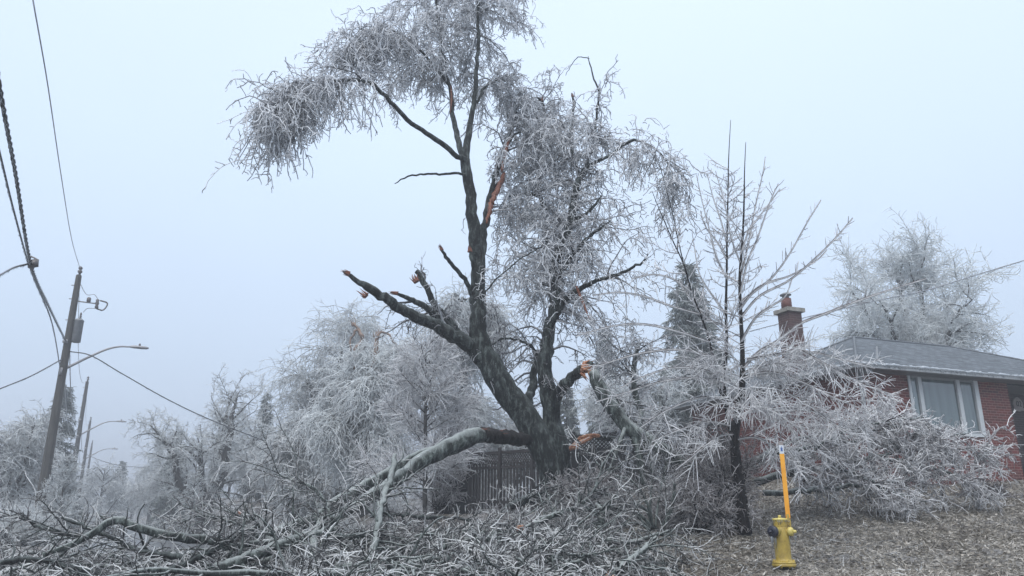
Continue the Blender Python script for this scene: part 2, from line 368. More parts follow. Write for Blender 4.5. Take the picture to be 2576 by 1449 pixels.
M['asphalt'] = mat_noise('icy_asphalt', [(.35, (.055, .058, .062)), (.6, (.11, .115, .12)), (.75, (.20, .21, .22))], .8, .3, 8, .2, .01)
M['kerb'] = mat_noise('kerb_concrete', [(.3, (.2, .2, .2)), (.7, (.35, .35, .35))], 4, .7)
m = mat_ice('leaf_litter', (.026, .018, .014), (.215, .192, .155), (.52, .50, .46), .3, .6, 0); M['litter'] = m

# ------------------------------------------------------------------ ground, street, kerbs
rng = np.random.default_rng(7)
def axis_(a, b_, fine0, fine1, df, dc):
    left = fine0 - np.cumsum(np.geomspace(df, dc, 40)); left = left[left > a]
    right = fine1 + np.cumsum(np.geomspace(df, dc, 40)); right = right[right < b_]
    return np.concatenate([[a], left[::-1], np.arange(fine0, fine1 + 1e-6, df), right, [b_]])
gx = axis_(-260, 230, -14, 22, .3, 14); gy = axis_(-12, 330, 6, 36, .3, 14)
X, Y = np.meshgrid(gx, gy); Z = gz(X, Y)
near = (X > -14) & (X < 22) & (Y < 36) & (street_s(X, Y) > 10.4); Z = Z + near * rng.normal(0, .018, Z.shape)
nx, ny = len(gx), len(gy)
ii = (np.arange(ny - 1)[:, None] * nx + np.arange(nx - 1)[None]).ravel()
o = link_mesh('ground', np.stack([X, Y, Z], -1).reshape(-1, 3), [np.stack([ii, ii + 1, ii + nx + 1, ii + nx], 1)], M['lawn']); tag(o, kind='structure')
U_ = np.array([-.46, .89]) / math.hypot(.46, .89); N_ = np.array([U_[1], -U_[0]]); P0_ = np.array([-20.1, 34.0])
def street_pt(s, a, z): q = P0_ + N_ * s + U_ * a; return (q[0], q[1], z)
AA = np.linspace(-48, 250, 60)
V = [street_pt(s, a, .232 if i in (1, 2) else .215) for a in AA for i, s in enumerate((1.35, 3.5, 8.0, 9.95))]
F = [(i * 4 + j, i * 4 + j + 1, i * 4 + j + 5, i * 4 + j + 4) for i in range(len(AA) - 1) for j in range(3)]
o = link_mesh('road', np.array(V), [np.array(F)], M['asphalt']); tag(o, kind='structure')
for s0, s1 in ((1.15, 1.35), (9.95, 10.15)):
    V = [street_pt(s, a, z) for a in AA for (s, z) in ((s0, .1), (s0, .36), (s1, .36), (s1, .1))]
    F = [(i * 4 + j, i * 4 + j + 1, i * 4 + j + 5, i * 4 + j + 4) for i in range(len(AA) - 1) for j in range(3)]
    o = link_mesh('kerb', np.array(V), [np.array(F)], M['kerb'], smoothf=False); tag(o, kind='structure')

# leaf litter and dead grass on the lawn (nobody could count it)
def litter(name, N, x0, x1, y0, y1, size, cond, seed, tone=(0, 1), blades=False):
    g = np.random.default_rng(seed)
    x = g.uniform(x0, x1, N); y = y0 + (y1 - y0) * g.random(N) ** 1.25
    k = cond(x, y); x, y = x[k], y[k]; n = len(x); z = gz(x, y) + g.uniform(.0, .045, n)
    s = g.uniform(size[0], size[1], n)
    u = g.normal(size=(n, 3)); u[:, 2] *= .40; u /= np.linalg.norm(u, axis=1, keepdims=True)
    v = g.normal(size=(n, 3)); v[:, 2] *= .5; v -= (v * u).sum(1, keepdims=True) * u; v /= np.linalg.norm(v, axis=1, keepdims=True)
    if blades: v = v * .18
    c = np.stack([x, y, z], 1); u = u * s[:, None]; v = v * (s * g.uniform(.4, .9, n))[:, None]
    V = np.stack([c - u, c + v * .8, c + u, c - v], 1).reshape(-1, 3)
    b_ = np.arange(n)[:, None] * 4
    cl = .5 + .5 * np.sin(x * 1.7 + 2 * np.sin(y * .9)) * np.sin(y * 2.1 + np.sin(x * 1.3))
    tn = np.clip(g.uniform(tone[0], tone[1], n) * .8 + .25 * cl, 0, 1.1)
    return link_mesh(name, V, [b_ + np.array([[0, 1, 2]]), b_ + np.array([[0, 2, 3]])], M['litter'], None, np.repeat(tn, 4), False)
lawn_ok = lambda x, y: (street_s(x, y) > 10.5) & (x < y * .72 + 1.5)
o = litter('leaf_litter', 60000, .5, 17.5, 9.5, 25, (.014, .042), lawn_ok, 3, (0, .8)); tag(o, 'frosted dead leaves lying all over the sloping lawn', 'leaf litter', kind='stuff')
o = litter('grass', 200000, .5, 17.5, 9.5, 25, (.03, .095), lawn_ok, 4, (.15, .9), True); tag(o, 'short brown frozen grass on the sloping lawn', 'grass', kind='stuff')

# ------------------------------------------------------------------ utility poles and lamps
POLE_Y = [(34.0, 0), (63.2, 1), (90, 2), (118, 3)]
def pole_xy(i): q = P0_ + U_ * [0, 33.0, 63.5, 96.0][i]; return q
poles = []
labels = ['nearest wooden utility pole with transformer and street lamp, at the kerb on the left',
          'second utility pole along the street, thinner and paler behind the nearest one',
          'third utility pole along the street, faint in the fog',
          'farthest utility pole, almost lost in the fog']
for i in range(4):
    q = pole_xy(i); z0 = .3
    t_ = empty('utility_pole', (q[0], q[1], z0)); tag(t_, labels[i], 'utility pole', 'utility poles along the left kerb'); poles.append(t_)
    Hp = 11.9
    mb = MB(); mb.lathe([(.235, -.3), (.23, .5), (.19, 5), (.15, 10), (.125, Hp - .05), (.10, Hp)], k=8, tone=.5); mb.build('pole_shaft', M['concrete_pole'], t_, False)
    mb = MB(); mb.lathe([(.05, 0), (.05, .08), (.10, .12), (.10, .2), (.05, .24), (.09, .3), (.09, .36), (.03, .42)], (0.02, 0, Hp), k=10); mb.build('insulator', M['porcelain'], t_)
    # lamp arm reaching over the street
    n3 = np.array([N_[0], N_[1], 0.0]); base = n3 * .14 + np.array([0, 0, 7.55])
    W_ = [base, base + n3 * .7 + (0, 0, .5), base + n3 * 1.45 + (0, 0, .98), base + n3 * 1.95 + (0, 0, 1.16), base + n3 * 2.45 + (0, 0, 1.2)]
    P, R = wcurve(np.array(W_), [.062, .056, .05, .042, .036], 18)
    mb = MB(); mb.tubes(P[None], R[None], 8, cap=True); mb.obox(base - n3 * .02, (.03, 0, 0), (0, .05, 0), (0, 0, .2)); arm = mb.build('lamp_arm', M['galv'], t_)
    c0 = base + n3 * 2.8 + np.array([0, 0, 1.2])
    mb = MB(); side = np.array([-n3[1], n3[0], 0])
    prof = [(-.42, .03, .035), (-.38, .07, .06), (-.2, .12, .085), (.1, .14, .085), (.32, .12, .07), (.4, .05, .035)]
    V = []; 
    for (u, hw, hh) in prof:
        for k in range(10):
            a = 2 * math.pi * k / 10; V.append(c0 + n3 * u + side * hw * math.cos(a) + np.array([0, 0, hh * max(math.sin(a), -.55)]))
    F = [(r_ * 10 + k, r_ * 10 + (k + 1) % 10, (r_ + 1) * 10 + (k + 1) % 10, (r_ + 1) * 10 + k) for r_ in range(5) for k in range(10)]
    mb.add(V, [np.array(F), np.array([list(range(9, -1, -1))]), np.array([[50 + k for k in range(10)]])]); mb.build('lamp_head', M['galv'], arm)
    mb = MB(); mb.lathe([(.045, 0), (.045, .09), (.03, .11)], c0 + np.array([0, 0, .08]), k=10); mb.build('photocell', M['porcelain'], arm)
    if i < 1:
        # transformer on the far side
        tc_ = n3 * .30 + U_[0] * np.array([.12, 0, 0]); r_ = .2
        mb = MB(); mb.lathe([(.16, -.02), (.2, 0), (.2, .95), (.215, .97), (.215, 1.0), (.12, 1.08)], (n3[0] * .31, n3[1] * .31, 8.75), k=18); tr = mb.build('transformer', M['transformer'], t_)
        mb = MB(); mb.lathe([(.05, 0), (.06, .05), (.035, .09), (.055, .14), (.03, .18), (.05, .23), (.02, .32)], (n3[0] * .34, n3[1] * .34, 9.82), k=10); mb.build('bushing', M['porcelain'], tr)
        # cutout bracket
        mb = MB(); b0 = n3 * .14 + np.array([0, 0, 10.65])
        P, R = wcurve([b0, b0 + n3 * .75 + np.array([0, 0, -.02])], [.035, .03], 4); mb.tubes(P[None], R[None], 6, cap=True)
        br_ = mb.build('fuse_bracket', M['galv'], t_)
        mb = MB(); c1 = b0 + n3 * .42; mb.lathe([(.05, 0), (.09, .04), (.09, .2), (.05, .24)], c1, k=10)
        c1 = b0 + n3 * .78; mb.lathe([(.06, -.25), (.09, -.2), (.06, -.1), (.09, 0), (.06, .08), (.08, .15), (.04, .2)], c1, k=10)
        P, R = wcurve([c1 + np.array([0, 0, -.25]), c1 + n3 * .28 + np.array([0, 0, -.3]), c1 + n3 * .42 + np.array([0, 0, .05]), c1 + n3 * .1 + np.array([0, 0, .15])], [.035] * 4, 10); mb.tubes(P[None], R[None], 6)
        mb.build('fuse_cutout', M['porcelain'], br_)
        mb = MB()
        P, R = wcurve([n3 * .1 + np.array([0, 0, 11.5]), n3 * .45 + np.array([0, 0, 11.0]), n3 * .75 + np.array([0, 0, 11.05]), c1 + np.array([0, 0, .2])], [.016] * 4, 14); mb.tubes(P[None], R[None], 5); mb.build('jumper_wire', M['cable_pale'], t_); mb = MB()
        P, R = wcurve([c1 + np.array([0, 0, -.25]), n3 * .55 + np.array([0, 0, 10.35]), n3 * .42 + np.array([0, 0, 10.15])], [.016] * 3, 10); mb.tubes(P[None], R[None], 5)
        mb.build('jumper_wire', M['cable_pale'], t_)
    # pole steps / bolts and wire clamps with ice
    mb = MB()
    for c_, ax_ in [((-.17, 0, z), (.10, .02, .018)) for z in (11.4, 10.75, 9.75, 8.9)] + [((-.02, -.16, 8.72), (.1, .05, .08)), ((.02, -.17, 7.35), (.05, .06, .16))]:
        MB().obox(c_, (ax_[0], 0, 0), (0, ax_[1], 0), (0, 0, ax_[2])).build('bracket', M['galv'], t_)

def wire(name, W_, r, label, mt='cable', group=None, n=60, ice=0, icer=(.03, .09), twist=False, seed=0):
    g = np.random.default_rng(seed)
    P, R = wcurve(np.array(W_), [r] * len(W_), n); mb = MB()
    if twist:
        m_ = n * 3; P, R = wcurve(np.array(W_), [r] * len(W_), m_); L_ = np.linspace(0, 1, m_) * np.linalg.norm(np.diff(P, axis=0), axis=1).sum()
        for ph in (0, 2.1, 4.2):
            Q = P + np.stack([np.cos(L_ * 9 + ph), np.sin(L_ * 9 + ph) * .3, np.sin(L_ * 9 + ph)], 1) * r * 1.1; mb.tubes(Q[None], (R * .72)[None], 4, .5)
    else: mb.tubes(P[None], R[None], 5, .5)
    o = mb.build(name, M[mt]); tag(o, label, 'cable', group)
    if ice:
        mb = MB(); icicles(mb, P[None] - np.array([0, 0, r * .6]), ice, g, icer, max(r * .5, .007)); tag(mb.build('icicles', M['icicle'], o), kind='stuff')
    return o
def on_line(X, Y, off=0.0):
    """point seen at X, Y that lies in the vertical plane of the poles"""
    a = (X - 1288.0) / F_PX; b_ = (724.5 - Y) / F_PX; den = CP - b_ * SP; k = a / den
    q0 = P0_ + N_ * off
    # x = k*d ; x = q0x + (d-q0y)*U0/U1
    m_ = U_[0] / U_[1]; d = (q0[0] - q0[1] * m_) / (k - m_); return at(X, Y, d)
pt = poles[0].location; p0 = np.array(pt)
wire('power_line', [at(60, -160, 7.5), on_line(83, 0), on_line(118, 200), on_line(152, 430), on_line(180, 600), p0 + (0, 0, 12.2)], .014, 'thin single wire rising to the top of the nearest pole', 'cable_pale')
wire('overhead_cable', [at(-40, -20, 8.6), on_line(0, 225, .1), on_line(38, 430, .1), on_line(78, 665, .1), on_line(118, 760, .1), p0 + (.0, -.2, 8.75)], .024, 'twisted bundle of cables coming from overhead to the nearest pole', 'cable', ice=500, icer=(.05, .14), twist=True, seed=5)
wire('overhead_cable', [at(-50, 190, 8.6), on_line(0, 388, -.05), on_line(32, 520, -.05), on_line(75, 672, -.05), on_line(130, 810, -.05), p0 + (.0, -.22, 7.45)], .02, 'lower heavy cable coming from overhead to the nearest pole', 'cable', ice=420, icer=(.04, .12), seed=6)
mb = MB(); c_ = on_line(78, 665, .1)
mb.obox(c_ + (.05, 0, .02), (.10, 0, .02), (0, .04, 0), (-.01, 0, .09)); P, R = wcurve([c_ + (-.05, 0, .2), c_ + (.12, 0, .1), c_ + (.05, 0, -.15)], [.02] * 3, 8); mb.tubes(P[None], R[None], 5)
o = mb.build('cable_clamp', M['porcelain']); tag(o, 'iced clamp hanging on the twisted overhead cable', 'cable clamp')
wire('service_drop', [at(-60, 718, 14), at(0, 692, 15.5), at(38, 672, 16.5), c_ + (-.05, 0, .02)], .022, 'short iced cable running off to the left from the clamp', 'cable', ice=60)
wire('service_drop', [at(-30, 990, 31), at(0, 978, 31.4), at(80, 945, 32.6), p0 + (0, -.1, 7.95)], .026, 'iced cable from the nearest pole down to the left edge', 'cable', ice=50, icer=(.04, .1))
wire('service_drop', [p0 + (.1, .1, 8.3), at(225, 893, 34.2), at(300, 936, 35.5), at(420, 1004, 38), at(520, 1052, 40), at(620, 1092, 42), at(720, 1130, 44)], .026, 'long iced cable sagging from the nearest pole towards the trees on the right', 'cable', ice=160, icer=(.04, .1))
q = [np.array(p.location) for p in poles]
def sagged(a, b_, sag, n=7):
    t = np.linspace(0, 1, n)[:, None]; P = a + (b_ - a) * t; P[:, 2] -= sag * 4 * (t * (1 - t))[:, 0]; return P
for i in range(3):
    who = ['first and second', 'second and third', 'third and fourth'][i]; gp = 'cables between the poles'
    wire('power_line', sagged(q[i] + (0, 0, 12.2), q[i + 1] + (0, 0, 12.2), 2.2), .014, 'thin top wire sagging between the %s poles' % who, 'cable_pale', gp)
    wire('overhead_cable', sagged(q[i] + (.05, .1, 8.6), q[i + 1] + (-.1, -.1, 8.6), 1.1), .026, 'upper iced cable between the %s poles' % who, 'cable_pale', gp)
    wire('overhead_cable', sagged(q[i] + (.02, .1, 7.4), q[i + 1] + (-.1, -.1, 7.4), 1.2), .026, 'lower iced cable between the %s poles' % who, 'cable_pale', gp)
wire('service_drop', sagged(q[1] + (-.2, 0, 8), at(140, 1105, 58), .3), .03, 'small cable leaving the second pole to the left', 'cable')
wire('service_drop', sagged(q[2] + (.2, 0, 8), at(400, 1172, 84), .6), .035, 'faint cable leaving the third pole to the right', 'cable')
wire('service_drop', [at(2640, 636, 25), at(2576, 655, 25.2), at(2460, 690, 25.6), at(2330, 730, 26.1), at(2200, 757, 26.8), at(2086, 784, 27.4), at(1957, 815, 28), at(1860, 840, 28.6), at(1700, 880, 30)], .017, 'iced service wire crossing the sky above the bungalow roof', 'cable_pale', ice=600, icer=(.03, .09))

# ------------------------------------------------------------------ bungalow
CORN = at(2190, 1180, 21.5); BASE = 2.18
HA = math.radians(20.4)
house = empty('brick_bungalow', (CORN[0], CORN[1], BASE), HA)
tag(house, 'red brick bungalow with grey hip roof and a wide picture window', 'house')
# local frame: x along the front to the right, y to the back, z up from the brick base
EAVE = at(2215, 925, 20.9)[2] - BASE      # soffit height
WH = EAVE
def loc_front(X):      # local x of the front wall point seen at X (any height)
    k = None
    a = (X - 1288.0) / F_PX; b_ = (724.5 - 1050) / F_PX; kx = a / (CP - b_ * SP)
    return (kx * CORN[1] - CORN[0]) / (math.cos(HA) - kx * math.sin(HA))
wx0, wx1 = loc_front(2300), loc_front(2468)
def z_at(X, Y):
    x = loc_front(X); yy = CORN[1] + x * math.sin(HA)
    return at(X, Y, yy)[2] - BASE
wz0 = z_at(2480, 1096); wz1 = z_at(2460, 958); px1 = loc_front(2548)
HW, HD = 13.0, 8.4
mb = MB()
mb.box(0, wx0, 0, .25, -.02, WH); mb.box(wx1, px1, 0, .25, -.02, WH); mb.box(wx0, wx1, 0, .25, -.02, wz0 - .06); mb.box(wx0, wx1, 0, .25, wz1 + .12, WH)
mb.box(0, .25, .25, HD, -.02, WH)
wall = mb.build('wall', M['brick'], house, False)
mb = MB(); mb.box(px1, HW, 1.5, 1.75, -.02, WH); mb.box(px1 - .25, px1, .25, 1.5, -.02, WH); mb.box(HW - .25, HW, 1.75, HD, -.02, WH); mb.box(.25, HW - .25, HD - .25, HD, -.02, WH)
mb.build('porch_wall', M['brick_dark'], house, False)
mb = MB(); mb.box(-.03, px1 - .02, -.03, .22, -.9, -.021); mb.box(-.03, .22, .22, HD, -.9, -.021); mb.box(px1 - .02, HW, -.3, 1.8, -.9, -.03); mb.build('foundation', M['concrete'], house, False)
mb = MB(); mb.box(loc_front(2562), HW, -.30, -.05, -.03, .32); mb.build('porch_kerb', M['concrete'], house, False)
# door, bins and pots inside the dark porch
dx = px1 + .55
mb = MB(); mb.box(dx, dx + .95, 1.44, 1.499, .03, 2.1); dr = mb.build('door', M['dark'], house, False)
mb = MB(); mb.box(dx + .8, dx + .84, 1.38, 1.439, 1.0, 1.12); mb.build('handle', M['galv'], dr, False)
# window
fw = .09; mul = [loc_front(2326), loc_front(2423)]
mb = MB()
mb.box(wx0 - .06, wx1 + .06, -.035, .11, wz1, wz1 + .12); mb.box(wx0 - .06, wx1 + .06, -.06, .12, wz0 - .06, wz0 + .03)
mb.box(wx0 - .06, wx0 + .03, -.034, .11, wz0 + .03, wz1); mb.box(wx1 - .03 - .07, wx1 + .06, -.034, .11, wz0 + .03, wz1)
for mx_ in mul: mb.box(mx_ - .065, mx_ + .065, -.02, .11, wz0 + .03, wz1)
fr = mb.build('window_frame', M['trim'], house, False)
mb = MB(); mb.box(wx0 + .031, mul[0] - .066, .03, .045, wz0 + .031, wz1 - .001); mb.build('pane', M['glass_pale'], fr, False)
mb = MB(); mb.box(mul[0] + .066, mul[1] - .066, .03, .045, wz0 + .031, wz1 - .001); mb.build('pane', M['glass'], fr, False)
mb = MB(); mb.box(mul[1] + .066, wx1 - .101, .03, .045, wz0 + .031, wz1 - .001); mb.build('pane', M['glass'], fr, False)
# inner sash lines
mb = MB()
for a_, c_ in ((wx0 + .031, mul[0] - .066), (mul[0] + .066, mul[1] - .066), (mul[1] + .066, wx1 - .101)):
    mb.box(a_, c_, .0, .029, wz1 - .05, wz1 - .002); mb.box(a_, c_, .0, .029, wz0 + .032, wz0 + .08)
    mb.box(a_, a_ + .04, .0, .029, wz0 + .08, wz1 - .05); mb.box(c_ - .04, c_, .0, .029, wz0 + .08, wz1 - .05)
mb.build('sash', M['gutter'], fr, False)
# frieze board over the window
mb = MB(); mb.box(wx0 - .05, wx1 + .05, -.03, -.001, wz1 + .121, WH - .02); mb.build('head_board', M['gutter'], house, False)
# roof: hip with overhang
ov = .5; rz = WH + .12; x0, x1, y0, y1 = -ov, HW + ov, -ov, HD + ov; hh = (y1 - y0) / 2
RH = at(2168, 843, CORN[1] + 5.0)[2] - BASE
rp = [(x0, y0, rz), (x1, y0, rz), (x1, y1, rz), (x0, y1, rz), (x0 + hh, y0 + hh, RH), (x1 - hh, y0 + hh, RH)]
V = np.array(rp, float); Vb = V.copy(); Vb[:4, 2] -= .03; Vb[4:, 2] -= .06
me = bpy.data.meshes.new('roof')
me.from_pydata([tuple(v) for v in np.concatenate([V, Vb])], [], [(0, 1, 5, 4), (2, 3, 4, 5), (3, 0, 4), (1, 2, 5), (6, 10, 11, 7), (8, 11, 10, 9), (9, 10, 6), (7, 11, 8), (0, 6, 7, 1), (1, 7, 8, 2), (2, 8, 9, 3), (3, 9, 6, 0)])
uv = me.uv_layers.new(name='UVMap')
slope = math.hypot(hh, RH - rz) / hh
for p in me.polygons:
    for li in p.loop_indices:
        v = me.vertices[me.loops[li].vertex_index].co
        uv.data[li].uv = (v.x, v.y * slope) if abs(p.normal.y) > abs(p.normal.x) else (v.y, v.x * slope)
me.materials.append(M['shingle']); roof = bpy.data.objects.new('roof', me); COL.objects.link(roof); roof.parent = house
# ridge and hip caps
mb = MB()
for a_, c_ in ((rp[0], rp[4]), (rp[3], rp[4]), (rp[4], rp[5]), (rp[1], rp[5])):
    P, R = wcurve([np.array(a_) + (0, 0, .012), np.array(c_) + (0, 0, .012)], [.05, .05], 22); R[::2] *= .8; mb.tubes(P[None], R[None], 6)
mb.build('ridge_cap', M['shingle_cap'], roof)
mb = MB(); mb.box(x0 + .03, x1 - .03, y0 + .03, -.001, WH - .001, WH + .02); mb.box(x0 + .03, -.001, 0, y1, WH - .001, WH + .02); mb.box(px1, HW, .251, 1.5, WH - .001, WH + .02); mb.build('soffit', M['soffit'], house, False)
mb = MB(); mb.box(x0 - .10, x1 + .10, y0 - .10, y0 + .0, WH, rz + .0); mb.box(x0 - .10, x0, y0 + .001, y1, WH, rz); mb.box(x0 - .115, x1 + .1, y0 - .115, y0 - .10, rz - .03, rz + .006); mb.box(x0 - .115, x0 - .10, y0 - .10, y1, rz - .03, rz + .006)
gut = mb.build('gutter', M['gutter'], house, False)
g = np.random.default_rng(11)
mb = MB(); ln_ = np.array([[(x0 - .1, y0 - .108, rz), (x1, y0 - .108, rz)], [(x0 - .108, y0, rz), (x0 - .108, y1, rz)]]); P = np.stack([np.linspace(l[0], l[1], 5) for l in ln_])
icicles(mb, P - np.array([0, 0, .03]), 420, g, (.03, .15), .009); P2 = P + np.array([.03, .03, .0])
for l in P:
    Q = np.linspace(l[0], l[-1], 160); Q[:, 2] += .012 + g.normal(0, .008, 160); mb.tubes(Q[None], np.abs(g.normal(.022, .009, 160))[None], 6, .9)
tag(mb.build('icicles', M['icicle'], gut), kind='stuff')
mb = MB(); mb.box(-.02, .07, -.075, -.002, -.1, WH - .1); mb.box(-.02, .07, -.45, -.002, WH - .1, WH); mb.build('downspout', M['gutter'], house, False)
# chimney (part of the house)
cc_ = at(1990, 900, 24.4); dxy = cc_[:2] - CORN[:2]; cl = np.array([dxy[0] * math.cos(HA) + dxy[1] * math.sin(HA), -dxy[0] * math.sin(HA) + dxy[1] * math.cos(HA)])
CH = at(1985, 788, 24.4)[2] - BASE; cx, cyy = cl[0] + .12, cl[1]; hw_ = .26
mb = MB(); mb.box(cx - hw_, cx + hw_, cyy - hw_, cyy + hw_, -.9, CH); ch = mb.build('chimney', M['brick_chimney'], roof, False)
mb = MB(); mb.box(cx - hw_ - .09, cx + hw_ + .09, cyy - hw_ - .09, cyy + hw_ + .09, CH, CH + .13); mb.build('chimney_cap', M['concrete'], ch, False) if False else mb.build('chimney_cap', M['concrete'], roof, False)
mb = MB(); mb.lathe([(.17, 0), (.165, .36)], (cx - .08, cyy, CH + .13), k=20); mb.build('flue_pot', M['clay'], roof)
mb = MB(); mb.lathe([(.11, 0), (.11, .10), (.185, .12), (.18, .15), (.07, .21), (.01, .22)], (cx - .08, cyy, CH + .49), k=20); mb.build('flue_cowl', M['transformer'], roof)
# house number plaque with lettering
nx_ = loc_front(2560) + .08
def text_mesh(name, txt, size, loc, rot, mt, parent, depth=.004):
    cu = bpy.data.curves.new(name, 'FONT'); cu.body = txt; cu.size = size; cu.extrude = depth; cu.align_x = 'CENTER'; cu.align_y = 'CENTER'
    tmp = bpy.data.objects.new('tmp', cu); COL.objects.link(tmp); bpy.context.view_layer.update()
    me = bpy.data.meshes.new_from_object(tmp.evaluated_get(bpy.context.evaluated_depsgraph_get())); bpy.data.objects.remove(tmp)
    me.materials.clear(); me.materials.append(mt); o = bpy.data.objects.new(name, me); COL.objects.link(o); o.location = loc; o.rotation_euler = rot; o.parent = parent; return o
pz = z_at(2560, 1018)
plx = (at(2563, 1015, CORN[1] + 4.6)[0] - CORN[0]); 
# local x of the plaque on the recessed porch wall (y = 1.5)
def loc_at(X, ly):
    a = (X - 1288.0) / F_PX; b_ = (724.5 - 1015) / F_PX; kx = a / (CP - b_ * SP)
    return (kx * (CORN[1] + ly * math.cos(HA)) - CORN[0] + ly * math.sin(HA)) / (math.cos(HA) - kx * math.sin(HA))
plx = loc_at(2563, 1.44); yw = CORN[1] + plx * math.sin(HA) + 1.44 * math.cos(HA); plz = at(2563, 1017, yw)[2] - BASE
mb = MB(); mb.lathe([(.23, 0), (.24, .02), (.22, .04)], (plx, 1.499, plz), (0, -1, 0), 26); mb.box(plx - .25, plx + .3, 1.45, 1.498, plz - .2, plz - .12); plq = mb.build('number_plaque', M['plaque'], house, False)
text_mesh('house_number', '02', .26, (plx + .02, 1.452, plz + .01), (math.radians(90), 0, 0), M['ink'], plq)

pw = lambda x, y, z: np.array([CORN[0] + x * math.cos(HA) - y * math.sin(HA), CORN[1] + x * math.sin(HA) + y * math.cos(HA), BASE + z])
pp = pw(loc_front(2573), .25, 0)
t_ = empty('flower_pot', tuple(pp)); tag(t_, 'dark blue glazed pot with a dead plant in the porch entrance', 'flower pot')
mb = MB(); mb.lathe([(.14, 0), (.2, .15), (.22, .35), (.2, .38), (.17, .36)], k=18); mb.build('pot', M['pot'], t_)
g = np.random.default_rng(5); p_ = np.zeros((60, 3)); p_[:, 2] = .35; d_ = g.normal(size=(60, 3)) * (.5, .5, .1) + (0, 0, 1); P, R = grow(p_, d_ / np.linalg.norm(d_, axis=1, keepdims=True), g.uniform(.3, .9, 60), .008, .004, 6, g, .1, .2)
mb = MB(); mb.tubes(P, R, 4, .1); mb.build('stems', M['bark_black'], t_)

# ------------------------------------------------------------------ hydrant
HX = at(1973, 1425, 13.0); hz = HX[2]
hyd = empty('fire_hydrant', (HX[0], HX[1], hz)); tag(hyd, 'yellow fire hydrant with black side cap and tall orange marker stake', 'fire hydrant')
mb = MB(); mb.lathe([(.105, -.5), (.105, .0)], k=20); mb.build('standpipe', M['bark_black'], hyd)
mb = MB(); mb.lathe([(.180, 0), (.186, .01), (.186, .035), (.178, .042), (.178, .05), (.184, .055), (.176, .075), (.150, .078), (.130, .095), (.122, .12), (.122, .3), (.122, .47), (.121, .52), (.112, .58), (.104, .60)], k=28)
for k in range(8):
    a = k * math.pi / 4 + .2; mb.lathe([(.016, -.02), (.016, .1), (.012, .105)], (.158 * math.cos(a), .158 * math.sin(a), 0), k=6)
body = mb.build('barrel', M['yellow'], hyd)
mb = MB(); mb.lathe([(.103, .6005), (.103, .605), (.103, .68), (.105, .70)], k=28); bn = mb.build('bonnet', M['yellow'], hyd)
mb = MB(); mb.lathe([(.116, .701), (.12, .706), (.12, .725), (.113, .735), (.03, .742), (.028, .745)], k=28); mb.lathe([(.028, .742), (.024, .785)], k=5); mb.build('top_cap', M['yellow_cap'], hyd)
# pumper nozzle towards the camera's left with black cap; hose nozzle towards the right
dl = np.array([-.80, -.60, 0]); mb = MB(); mb.lathe([(.075, .06), (.075, .16), (.085, .165), (.085, .185)], (0, 0, .53), dl, 24); nz_ = mb.build('pumper_nozzle', M['yellow_cap'], hyd)
mb = MB(); mb.lathe([(.088, .186), (.092, .19), (.092, .235), (.08, .25), (.03, .255)], (0, 0, .53), dl, 24); mb.lathe([(.026, .25), (.022, .30)], (0, 0, .53), dl, 5); mb.build('cap', M['black_cap'], nz_)
dr_ = np.array([.80, -.60, 0]); mb = MB(); mb.lathe([(.058, .06), (.058, .125)], (0, 0, .53), dr_, 20); nz2 = mb.build('hose_nozzle', M['yellow'], hyd)
mb = MB(); mb.lathe([(.068, .126), (.072, .13), (.072, .165), (.06, .19), (.03, .2)], (0, 0, .53), dr_, 20); mb.lathe([(.032, .195), (.026, .245)], (0, 0, .53), dr_, 5); mb.build('cap', M['yellow_cap'], nz2)
mb = MB(); P, R = wcurve([(.1, -.09, .63), (.13, -.1, .55), (.12, -.11, .48), (.09, -.13, .44)], [.006] * 4, 14); mb.tubes(P[None], R[None], 5); mb.build('chain', M['ink'], hyd)
mb = MB(); mb.box(.085, .165, -.03, .01, .60, .72); mb.lathe([(.02, .0), (.02, .12)], (.125, -.02, .68), k=8); sb = mb.build('stake_bracket', M['yellow'], hyd, False)
mb = MB(); mb.box(.095, .168, -.022, -.012, .735, 1.76); st = mb.build('marker_stake', M['stake'], hyd, False)
mb = MB(); mb.box(.094, .169, -.024, -.0101, 1.761, 1.90); bd = mb.build('reflective_band', M['white'], hyd, False)
mb = MB(); mb.box(.094, .169, -.0245, -.010, 1.901, 1.95); mb.build('stake_tip', M['plaque'], hyd, False)
mb = MB(); mb.box(.115, .148, -.0275, -.0245, 1.80, 1.86); mb.box(.127, .136, -.0276, -.0246, 1.86, 1.88); mb.build('printed_mark', M['blue'], hyd, False)
text_mesh('stencilled_number', '17', .065, (-.045, -.0965, .652), (math.radians(90), 0, math.radians(-24)), M['ink'], hyd, .003)
g = np.random.default_rng(2); mb = MB(); a = np.linspace(3.3, 5.9, 12)
P = np.stack([np.stack([.118 * np.cos(a), .118 * np.sin(a), np.full(12, .44)], 1), np.stack([.148 * np.cos(a), .148 * np.sin(a), np.full(12, .70)], 1)])
icicles(mb, P[1:], 18, g, (.03, .08), .004); P3 = np.array([[(-.24, -.2, .46), (-.12, -.1, .45)], [(.1, -.08, .47), (.2, -.14, .47)]]); icicles(mb, P3, 30, g, (.1, .42), .006); tag(mb.build('icicles', M['icicle'], hyd), kind='stuff')

